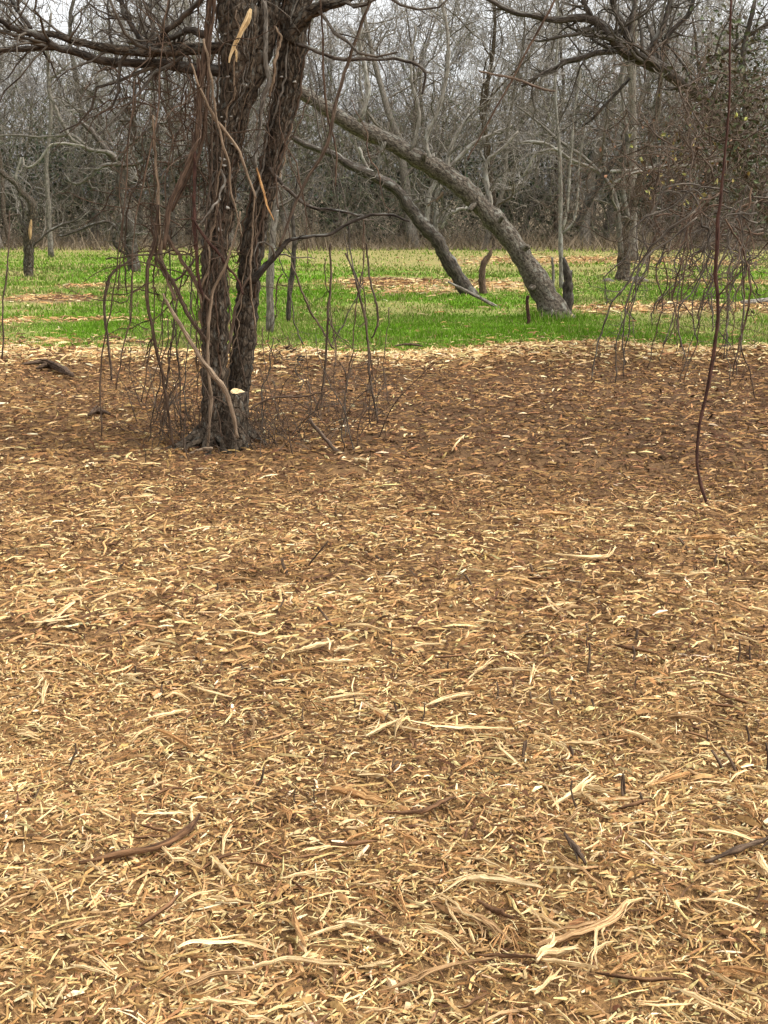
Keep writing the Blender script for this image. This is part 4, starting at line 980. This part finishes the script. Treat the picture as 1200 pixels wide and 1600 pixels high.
thick = thing('vine_thicket', 'dense reddish brown vine thicket with scattered yellow leaves at the right', 'thicket', loc=P(1100, 300, 15))
ct = P(1100, 300, 15)
K = 70
st0 = np.array([P(rv.uniform(1000, 1230), rv.gauss(265, 55), rv.uniform(12.5, 17)) for _ in range(K)])
dd = nrm(np.stack([RNG.normal(0, .6, K), RNG.normal(0, .4, K), RNG.normal(.3, .6, K)], -1))
walk = np.zeros((K, 14, 3)); walk[:, 0] = st0
for j in range(1, 14):
    dd = nrm(dd + .45 * RNG.normal(size=(K, 3)) + (ct - walk[:, j - 1]) * .10)
    walk[:, j] = walk[:, j - 1] + dd * .16
wr = np.repeat(np.linspace(.009, .004, 14)[None], K, 0)
m_ = MB(ct).tubes(walk, wr, 5); m_.build('stems', M_STEM, thick)['kind'] = 'stuff'
m_ = MB(ct)
a, ra = kids(walk, wr, 8, .25, .9, (25, 80), 7, .38, -.04, .6, .0045, .05, .5); m_.tubes(a, ra, 4)
b_, rb = kids(a, ra, 3, .12, .4, (25, 80), 5, .4, -.05, .7, .0035, .1, .5); m_.tubes(b_, rb, 3)
m_.build('twigs', M_STEM, thick)['kind'] = 'stuff'
def leafset(centres, smin, smax, cols):
    n = len(centres)
    a = nrm(RNG.normal(size=(n, 3))); b2 = nrm(np.cross(a, RNG.normal(size=(n, 3))))
    s1 = RNG.uniform(smin, smax, n)[:, None]; s2 = s1 * .55; up = np.cross(a, b2) * s1 * .25
    V = np.stack([centres - a * s1, centres - b2 * s2 + up, centres + a * s1, centres + b2 * s2 + up], 1).reshape(-1, 3)
    c = np.asarray(cols)[RNG.integers(0, len(cols), n)] * RNG.uniform(.6, 1.3, (n, 1))
    return V, np.arange(n * 4).reshape(-1, 4), np.repeat(c, 4, 0)
cen = np.array([P(rv.gauss(1160, 45), rv.gauss(190, 85), rv.uniform(13, 17.5)) for _ in range(2600)])
cen2 = np.array([P(rv.gauss(1075, 50), rv.gauss(250, 40), rv.uniform(12.5, 16)) for _ in range(260)])
v1, f1, c1 = leafset(cen, .018, .045, [(.070, .085, .035), (.055, .065, .03), (.09, .085, .04), (.08, .06, .035)])
v2, f2, c2 = leafset(cen2, .015, .035, [(.22, .17, .05), (.20, .10, .05), (.12, .07, .04)])
pts_y = [(1038, 210), (1070, 270), (1068, 273), (1052, 282), (1003, 247), (985, 212), (987, 227), (1120, 284), (1090, 320), (1073, 315), (1165, 186), (1150, 180), (1102, 305), (1012, 300)]
cen3 = np.array([P(a_ + rv.uniform(-2, 2), b_ + rv.uniform(-2, 2), 12.4) for a_, b_ in pts_y for _ in range(2)])
v3, f3, c3 = leafset(cen3, .022, .034, [(.27, .28, .07), (.30, .26, .09)])
V, F, C = pack([(v1, f1, c1), (v2, f2, c2), (v3, f3, c3)])
o = link('leaves', np_mesh('leaves', V - ct, F, 4, M_LITTER, C, smooth_on=False), thick); o['kind'] = 'stuff'
# reddish fine tangle left of the twin trunks
tang = thing('vine_tangle', 'fine reddish vine tangle massed against the left side of the twin trunks', 'tangle', loc=P(275, 300, DM))
ct = P(275, 300, DM); K = 80
st0 = np.array([P(rv.gauss(275, 38), rv.uniform(60, 470), DM + rv.uniform(-.35, .35)) for _ in range(K)])
dd = nrm(np.stack([RNG.normal(0, .8, K), RNG.normal(0, .5, K), RNG.normal(0, .8, K)], -1))
walk = np.zeros((K, 10, 3)); walk[:, 0] = st0
for j in range(1, 10):
    dd = nrm(dd + .42 * RNG.normal(size=(K, 3))); walk[:, j] = walk[:, j - 1] + dd * .085
wr = np.repeat(np.linspace(.0048, .0022, 10)[None], K, 0)
m_ = MB(ct).tubes(walk, wr, 4)
a, ra = kids(walk, wr, 7, .1, .4, (25, 80), 6, .33, -.05, .6, .0018, .05, .5); m_.tubes(a, ra, 3)
m_.build('twigs', M_VINE, tang)['kind'] = 'stuff'
# dry brush at the foot of the trunks
brush = thing('dry_brush', 'low dry twiggy brush round the foot of the twin trunks', 'brush', loc=base)
K = 130
st0 = np.array([G(rv.gauss(355, 75), rv.gauss(690, 12)) for _ in range(K)])
dd = nrm(np.stack([RNG.normal(0, .5, K), RNG.normal(0, .4, K), RNG.uniform(.3, 1.4, K)], -1))
walk = np.zeros((K, 7, 3)); walk[:, 0] = st0
for j in range(1, 7):
    dd = nrm(dd + .25 * RNG.normal(size=(K, 3))); walk[:, j] = walk[:, j - 1] + dd * RNG.uniform(.03, .07, (K, 1))
wr = np.repeat(np.linspace(.0035, .0016, 7)[None], K, 0)
m_ = MB(np.array(base)).tubes(walk, wr, 4); a, ra = kids(walk, wr, 4, .06, .2, (25, 70), 5, .3, .02, .6, .0015, .1, .5); m_.tubes(a, ra, 3)
m_.build('twigs', M_STEM, brush)['kind'] = 'stuff'

# slender brush stems rising from the mulch on both sides of the tree
for i in range(44):
    right = i < 30
    gx, gy = (rv.uniform(400, 600), rv.uniform(640, 715)) if right else (rv.uniform(215, 310), rv.uniform(640, 700))
    g = G(gx, gy)
    K = 12; hgt = rv.uniform(.3, .95)
    d = np.array([rv.gauss(0, .35), rv.gauss(0, .25), 1.0]); d /= np.linalg.norm(d)
    q_ = [np.array(g) - [0, 0, .02]]
    for j in range(K - 1):
        d = d + np.array([rv.gauss(0, .13), rv.gauss(0, .1), -.02 * j * rv.random()]); d /= np.linalg.norm(d)
        q_.append(q_[-1] + d * hgt / (K - 1))
    q_ = np.array(q_); r_ = np.linspace(1, .45, K) * rv.uniform(.003, .0058)
    t_ = thing('brush_stem', ('tall ' if hgt > .65 else 'short ' if hgt < .45 else '') + 'slender brush stem rising from mulch ' + ('right of the cut stem' if gx > 400 and gx < 470 else 'near the fallen dark branch' if right and gx < 545 else 'out on the right of the tree' if right else 'left of the trunk foot'), 'brush', 'slender brush stems round the twin trunk tree', loc=g)
    mt = rv.choice([M_VINE, M_STEM, M_TWIG])
    MB(g).tubes(q_, r_, 5, cap=True, lump=.08).build('stem', mt, t_)
    m_ = MB(g); a, ra = kids(q_, r_, 7, .08, .32, (30, 75), 6, .34, .03, .55, .0014, .2, .4); m_.tubes(a, ra, 4)
    b_, rb = kids(a, ra, 2, .05, .15, (30, 75), 4, .36, 0, .6, .0012, .2, .5); m_.tubes(b_, rb, 3)
    m_.build('sprigs', mt, t_)['kind'] = 'stuff'

# ---------------------------------------------------------------- sticks, stubs and big splinters that can be told apart
def splinters(m_, p_, r_, sides, flat, lump, frayed):
    """one torn piece: a main strand and, when frayed, thinner strands splitting off its ends"""
    n = len(p_)
    jag = RNG.uniform(.72, 1.18, n)
    m_.tubes(p_, np.maximum(r_ * jag * (.8 if frayed else 1), .0012), sides, flat=flat, cap=True, lump=lump)
    if frayed:
        t = nrm(p_[-1] - p_[0]); sd = nrm(np.cross(t, [0, 0, 1]))
        for k in range(3):
            a_, b_ = sorted(RNG.choice(n, 2, replace=False)); b_ = max(b_, a_ + 4)
            if b_ >= n: a_, b_ = n - 6, n - 1
            u = np.linspace(0, 1, b_ - a_ + 1)[:, None]
            if RNG.random() < .5: u = u[::-1]
            rr_m = float(r_.max())
            off = sd * RNG.normal(0, 1.0) * rr_m * (.5 + 1.8 * u ** 2) + np.array([0, 0, 1.0]) * rr_m * RNG.uniform(-.2, .9) * (.4 + u)
            w_ = np.sin(np.linspace(.35, 2.9, b_ - a_ + 1)) * rr_m * RNG.uniform(.25, .5)
            m_.tubes(p_[a_:b_ + 1] + off, np.maximum(w_, .0009), 4, flat=.6, cap=True, lump=.15)

def stick(label, pts, w, mat, name='wood_splinter', cat='splinter', group=None, up=None, flat=.6, lump=.2, n=14, sides=7):
    rows_ = []
    for i, pt in enumerate(pts):
        g = G(pt[0], pt[1]); dist = math.hypot(g[1], CAM_H)
        r_ = (w if len(pt) < 3 else pt[2]) * dist / FPX / 2
        edge = .45 if i in (0, len(pts) - 1) else 1.0
        rows_.append([g[0], g[1], g[2] + max(r_ * .6, .006) + .026, r_ * edge])
    q_ = smooth(rows_, n)
    p_ = q_[:, :3].copy(); p_[:, 2] += RNG.normal(0, .0015, n)
    m_ = MB(p_[0])
    splinters(m_, p_, q_[:, 3], sides if mat in (M_CUT, M_STICK) else 4, flat, lump, mat in (M_SPLIT, M_ORANGE, M_TAN, M_CUT))
    o = m_.build(name, mat); o.location = p_[0]
    return tag(o, label, cat, group)

ST = [
    ('reddish brown broken branch with a raised pale fork lying low left', [(125, 1368), (185, 1352), (230, 1345), (262, 1335), (295, 1312), (312, 1288)], 13, M_STICK),
    ('pale bare fork tip at the end of the reddish broken branch', [(215, 1286), (255, 1285), (296, 1285), (318, 1287)], 8, M_SPLIT),
    ('short pale prong standing over the reddish branch end', [(302, 1305), (300, 1290), (300, 1275)], 11, M_SPLIT),
    ('long pale splinter curving above the lower left pile', [(278, 1498), (300, 1488), (330, 1488), (375, 1484), (432, 1503)], 10, M_SPLIT),
    ('long pale forked splinter in the lower left pile', [(365, 1535), (430, 1518), (450, 1512), (500, 1520), (550, 1526)], 10, M_SPLIT),
    ('straight pale sliver at the bottom centre left', [(305, 1580), (345, 1581), (402, 1586)], 10, M_SPLIT),
    ('thick barked branch piece curving up at lower right', [(838, 1492), (870, 1484), (905, 1474), (945, 1460), (966, 1443), (980, 1425)], 17, M_TAN),
    ('pale slab leaning onto the thick barked branch piece', [(830, 1440), (856, 1456), (884, 1474)], 13, M_SPLIT),
    ('pale split wedge pointing down below the barked branch', [(834, 1574), (852, 1556), (876, 1533)], 12, M_SPLIT),
    ('yellowish frayed wood clump under the barked branch', [(838, 1522), (850, 1508), (872, 1506), (902, 1496)], 17, M_SPLIT),
    ('light brown split branch slanting right of bottom centre', [(698, 1436), (735, 1446), (765, 1458), (800, 1486)], 14, M_TAN),
    ('dark brown bark piece slanting beside the light split branch', [(745, 1424), (770, 1438), (802, 1452)], 11, M_STICK),
    ('long straw coloured sliver lying level above the split branches', [(705, 1390), (745, 1388), (790, 1391), (848, 1404)], 11, M_SPLIT),
    ('broad pale chip tilted left of bottom centre', [(334, 1354), (346, 1370), (363, 1388)], 17, M_SPLIT),
    ('tan chip standing tall near the bottom centre', [(458, 1438), (462, 1462), (477, 1494)], 15, M_ORANGE),
    ('thin pale upright sliver near the bottom centre', [(500, 1455), (512, 1438), (521, 1412)], 9, M_SPLIT),
    ('pale bent chip right of the upright sliver', [(526, 1458), (555, 1456), (590, 1470)], 12, M_SPLIT),
    ('dark barked stick lying at the lower right edge', [(1100, 1368), (1150, 1348), (1215, 1322)], 15, M_CUT),
    ('white broken chip at the lower right edge', [(1182, 1352), (1192, 1372), (1208, 1390)], 15, M_SPLIT),
    ('white sliver crossing the tan stick on the right', [(850, 1238), (862, 1260), (877, 1284)], 8, M_SPLIT),
    ('tan stick with a broad pale tip on the right', [(862, 1276), (890, 1256), (930, 1226)], 12, M_SPLIT),
    ('pale sliver slanting away from the crossed sticks', [(905, 1252), (930, 1268), (954, 1281)], 8, M_SPLIT),
    ('white curled shaving right of centre', [(868, 1174), (882, 1180), (889, 1192), (884, 1200)], 7, M_SPLIT),
    ('level tan stick ending beside the crossed sticks', [(930, 1268), (965, 1264), (1002, 1262)], 10, M_TAN),
    ('long straw stem running right from the star of splinters', [(640, 1140), (700, 1148), (760, 1151), (803, 1152)], 8, M_SPLIT),
    ('upper ray of the star of splinters at centre', [(572, 1112), (600, 1130), (622, 1142)], 9, M_SPLIT),
    ('lower ray of the star of splinters at centre', [(572, 1164), (598, 1150), (626, 1138)], 10, M_SPLIT),
    ('short upright ray of the star of splinters', [(616, 1168), (620, 1146), (634, 1126)], 9, M_SPLIT),
    ('pale diagonal sliver right of centre', [(731, 1073), (750, 1058), (772, 1044)], 8, M_SPLIT),
    ('white stubby chip right of the diagonal sliver', [(834, 1048), (831, 1064), (827, 1084)], 9, M_SPLIT),
    ('white frayed chip of the pale cluster at centre', [(456, 1032), (490, 1022), (522, 1014)], 10, M_SPLIT),
    ('long white chip of the pale cluster at centre', [(522, 1030), (545, 1024), (570, 1018)], 9, M_SPLIT),
    ('low level sliver under the pale cluster at centre', [(496, 1048), (525, 1046), (552, 1044)], 7, M_SPLIT),
    ('round white chip alone on the left', [(188, 1073), (204, 1074), (222, 1080)], 14, M_SPLIT),
    ('spidery pale splinter on the left', [(258, 1102), (278, 1096), (304, 1108)], 7, M_SPLIT),
    ('long pale straw with frayed end left of centre', [(345, 998), (385, 1000), (412, 1003), (430, 996)], 7, M_SPLIT),
    ('pale stick at the left edge pointing level', [(40, 986), (76, 983), (112, 980)], 8, M_SPLIT),
    ('short slanting stick beside the level one at left', [(90, 979), (104, 966), (118, 955)], 7, M_SPLIT),
    ('white star shaped splinter at right of centre', [(838, 966), (862, 958), (888, 953)], 6, M_SPLIT),
    ('short crossing ray of the white star splinter', [(852, 940), (862, 958), (878, 972)], 6, M_SPLIT),
    ('fan shaped straw chip on the right slope', [(868, 876), (910, 880), (948, 878), (962, 864)], 8, M_SPLIT),
    ('orange tan slab above the fan shaped chip', [(838, 812), (870, 808), (904, 815)], 9, M_ORANGE),
    ('white sliver at the right edge higher up', [(1156, 845), (1180, 852), (1206, 860)], 6, M_SPLIT),
    ('tan plank like chip near the right edge', [(1080, 850), (1110, 848), (1140, 852)], 10, M_ORANGE),
    ('white thin stick standing in the dark strip', [(706, 711), (716, 698), (726, 686)], 4.5, M_SPLIT),
    ('white lump of wood below the fallen dark branch', [(554, 726), (564, 726), (576, 731)], 11, M_SPLIT),
    ('reddish slab of bark right of centre low', [(518, 1250), (560, 1256), (604, 1268)], 16, M_ORANGE),
    ('long pale straw stick high on the left', [(188, 787), (215, 786), (242, 782)], 5, M_SPLIT),
    ('pale slanted stick near the bottom left corner', [(84, 1592), (95, 1574), (106, 1557)], 9, M_SPLIT),
    ('dark thin branch lying right of centre', [(598, 1286), (660, 1282), (690, 1268), (712, 1260)], 9, M_STICK),
    ('pale stick slanting into the bottom right corner', [(1110, 1536), (1150, 1560), (1206, 1588)], 9, M_SPLIT),
    ('long tan stick rising right from the bottom centre', [(596, 1562), (650, 1545), (695, 1525), (785, 1508)], 9, M_TAN),
    ('dark split bark heap right of bottom centre', [(882, 1322), (898, 1344), (914, 1368)], 16, M_CUT),
    ('long brown root lying in the lower right mulch', [(742, 1505), (800, 1510), (860, 1515)], 7, M_STICK),
    ('dark chunk of wood lying at the left edge of the mulch', [(58, 583), (78, 578), (98, 586), (115, 596)], 16, M_CUT),
    ('dark clod of bark left of the trunk foot', [(138, 657), (155, 650), (172, 655)], 13, M_CUT),
    ('dark flat bark sliver at the straw edge by the grass', [(617, 545), (635, 543), (660, 545)], 6, M_CUT),
    ('dark bark lump at the straw edge beyond the red vine', [(1122, 550), (1135, 547), (1150, 552)], 9, M_CUT),
]
for lb, pts_, w_, mt in ST:
    stick(lb, pts_, w_, mt, name='wood_splinter' if mt in (M_SPLIT, M_ORANGE) else 'broken_stick', cat='splinter' if mt in (M_SPLIT, M_ORANGE) else 'stick', flat=.6 if mt is M_SPLIT else .8)

# dark cut sapling stubs sticking up out of the mulch
STUBS = [((481, 884), (513, 845), 3, 'long dark twig slanting up out of the mulch above centre'), ((386, 938), (386, 922), 4, None), ((408, 942), (408, 928), 4, None), ((432, 960), (444, 936), 4, None), ((520, 984), (496, 948), 5, 'curved dark twig left of the pale cluster'), ((737, 916), (726, 898), 5, None),
         ((918, 1052), (921, 1004), 5, 'dark stub standing tallest on the right slope'), ((928, 1116), (924, 1092), 5, None), ((993, 1002), (996, 984), 5, None), ((1152, 1036), (1155, 1000), 4, None), ((1174, 1036), (1172, 1010), 4, None), ((777, 1092), (776, 1066), 4, None), ((817, 1188), (820, 1158), 6, None),
         ((1170, 1168), (1166, 1134), 5, None), ((975, 1252), (974, 1208), 5, 'dark stub standing tall beside the crossed sticks'), ((1006, 1266), (1000, 1238), 6, None), ((1130, 1206), (1112, 1172), 6, None), ((1150, 1210), (1128, 1168), 6, None), ((1198, 1210), (1197, 1160), 5, None), ((617, 1120), (615, 1096), 4, None),
         ((315, 1046), (315, 1030), 4, None), ((424, 1046), (424, 1030), 4, None), ((375, 1052), (376, 1036), 4, None), ((448, 895), (440, 872), 6, None), ((830, 1100), (828, 1080), 4, None), ((1078, 860), (1060, 840), 4, None), ((705, 1052), (700, 1035), 4, None), ((215, 1062), (212, 1040), 4, None), ((895, 1185), (890, 1165), 6, None)]
rs_ = random.Random(77)
for i in range(48):
    sx_, sy_ = rs_.uniform(20, 1190), rs_.uniform(860, 1270)
    STUBS.append(((sx_, sy_), (sx_ + rs_.gauss(0, 7), sy_ - rs_.uniform(12, 34) * (.5 + (sy_ - 860) / 500)), rs_.uniform(2.5, 5), None))
for (bx_, by_), (tx_, ty_), w_, lb in STUBS:
    g = G(bx_, by_); D_ = g[1]
    t_ = P(tx_, ty_, D_ + .02)
    mid = (g + t_) / 2 + np.array([rv.uniform(-.008, .008), 0, 0])
    p_ = smooth([g - [0, 0, .02], g, mid, t_], 9); r_ = w_ * D_ / FPX / 2 * np.linspace(1.1, .75, 9)
    o = MB(g).tubes(p_, r_, 7, cap=True, lump=.12).build('sapling_stub', M_CUT); o.location = g
    ln_ = math.hypot(tx_ - bx_, ty_ - by_); tilt_ = 'upright' if abs(tx_ - bx_) < .2 * ln_ else 'tilted left' if tx_ < bx_ else 'tilted right'
    zone_ = 'on the upper slope' if by_ < 960 else 'level with the pale cluster' if by_ < 1070 else 'level with the star of splinters' if by_ < 1170 else 'level with the crossed sticks'
    col_ = 'far left' if bx_ < 250 else 'left of centre' if bx_ < 520 else 'near centre' if bx_ < 760 else 'right of centre' if bx_ < 1000 else 'far right'
    tag(o, lb or f'{"stubby" if ln_ < 20 else "slender"} {tilt_} dark sapling stub {zone_}, {col_}', 'stub', None if lb else 'dark sapling stubs in the mulch')

# the rest of the largest shreds: alike splinters, each an object, sharing meshes
kinds_ = []
for j in range(18):
    L = rv.uniform(.07, .17); n_ = 7
    s_ = np.linspace(-.5, .5, n_)
    bend = rv.gauss(0, .07)
    p_ = np.stack([s_ * L, bend * L * (1 - 4 * s_ ** 2) + RNG.normal(0, .003, n_), .004 + abs(rv.gauss(0, .05)) * L * (1 - 4 * s_ ** 2)], -1)
    r_ = rv.uniform(.0035, .0075) * np.array([.3, .8, 1, 1, .95, .75, .25]) * RNG.uniform(.85, 1.15, n_)
    mt = [M_SPLIT, M_SPLIT, M_ORANGE, M_TAN, M_SPLIT, M_STICK][j % 6]
    nm = {'split_raw_wood': 'pale straw coloured splinter lying loose among the foreground mulch', 'orange_raw_wood': 'orange brown splinter lying loose among the foreground mulch', 'tan_stick_wood': 'dull tan twig piece lying loose among the foreground mulch', 'brown_stick_bark': 'dark reddish twig piece lying loose among the foreground mulch'}[mt.name]
    m_ = MB(); splinters(m_, p_, r_, 4, .6, .15, mt is not M_STICK); kinds_.append((m_.mesh('wood_splinter', mt), nm))
def project(p):
    v = np.array(p) - np.array([0, 0, CAM_H])
    f_ = v[1] * CP - v[2] * SP
    return 600 + FPX * v[0] / f_, 800 - FPX * (v[1] * SP + v[2] * CP) / f_
NAMED = [(215, 1340, 'reddish broken branch'), (350, 1490, 'long curved splinter'), (460, 1518, 'forked splinter'), (350, 1583, 'straight bottom sliver'), (910, 1470, 'thick barked piece'), (855, 1555, 'split wedge'), (750, 1455, 'light split branch'),
         (775, 1392, 'long level sliver'), (347, 1370, 'broad pale chip'), (466, 1465, 'upright tan chip'), (560, 1460, 'bent chip'), (1155, 1346, 'dark barked stick'), (862, 1260, 'crossed white sliver'), (965, 1264, 'level tan stick'), (880, 1187, 'curled shaving'),
         (605, 1140, 'star of splinters'), (720, 1150, 'long straw stem'), (750, 1058, 'diagonal sliver'), (520, 1030, 'pale cluster'), (204, 1074, 'round white chip'), (280, 1100, 'spidery splinter'), (385, 1000, 'frayed straw'), (76, 983, 'level edge stick'),
         (560, 1256, 'reddish bark slab'), (95, 1574, 'slanted corner stick'), (655, 1280, 'dark thin branch'), (1155, 1562, 'bottom corner stick'), (690, 1530, 'rising tan stick'), (898, 1344, 'split bark heap'), (800, 1510, 'long brown root'), (1120, 1190, 'pair of dark stubs'), (975, 1230, 'tall dark stub')]
for i in range(225):
    D_ = 2.35 + 3.4 * rv.random() ** 1.2
    x_ = rv.uniform(-1, 1) * (.31 * D_ + .05)
    me, lb = kinds_[rv.randrange(18)]
    o = link('wood_splinter', me)
    o.location = (x_, D_, hz(x_, D_) + .022); o.rotation_euler = (rv.gauss(0, .2), rv.gauss(0, .12), rv.uniform(0, 6.28))
    s_ = rv.uniform(.7, 1.25); o.scale = (s_, s_, s_)
    px_, py_ = project(o.location)
    b_ = min(NAMED, key=lambda q: (q[0] - px_) ** 2 + ((q[1] - py_) * 1.3) ** 2)
    dx, dy = px_ - b_[0], py_ - b_[1]
    rel = ('right of' if dx > 0 else 'left of') if abs(dx) > abs(dy) * 1.2 else ('below' if dy > 0 else 'above')
    lb2 = lb.split(' lying')[0] + (' just ' if math.hypot(dx, dy) < 60 else ' well ') + rel + ' the ' + b_[2]
    tag(o, lb2, 'splinter', {'pale': 'pale splinters in the foreground mulch', 'orang': 'orange splinters in the foreground mulch', 'dull': 'tan twig pieces in the foreground mulch', 'dark': 'dark twig pieces in the foreground mulch'}[lb.split()[0] if lb[:5] != 'orang' else 'orang'])
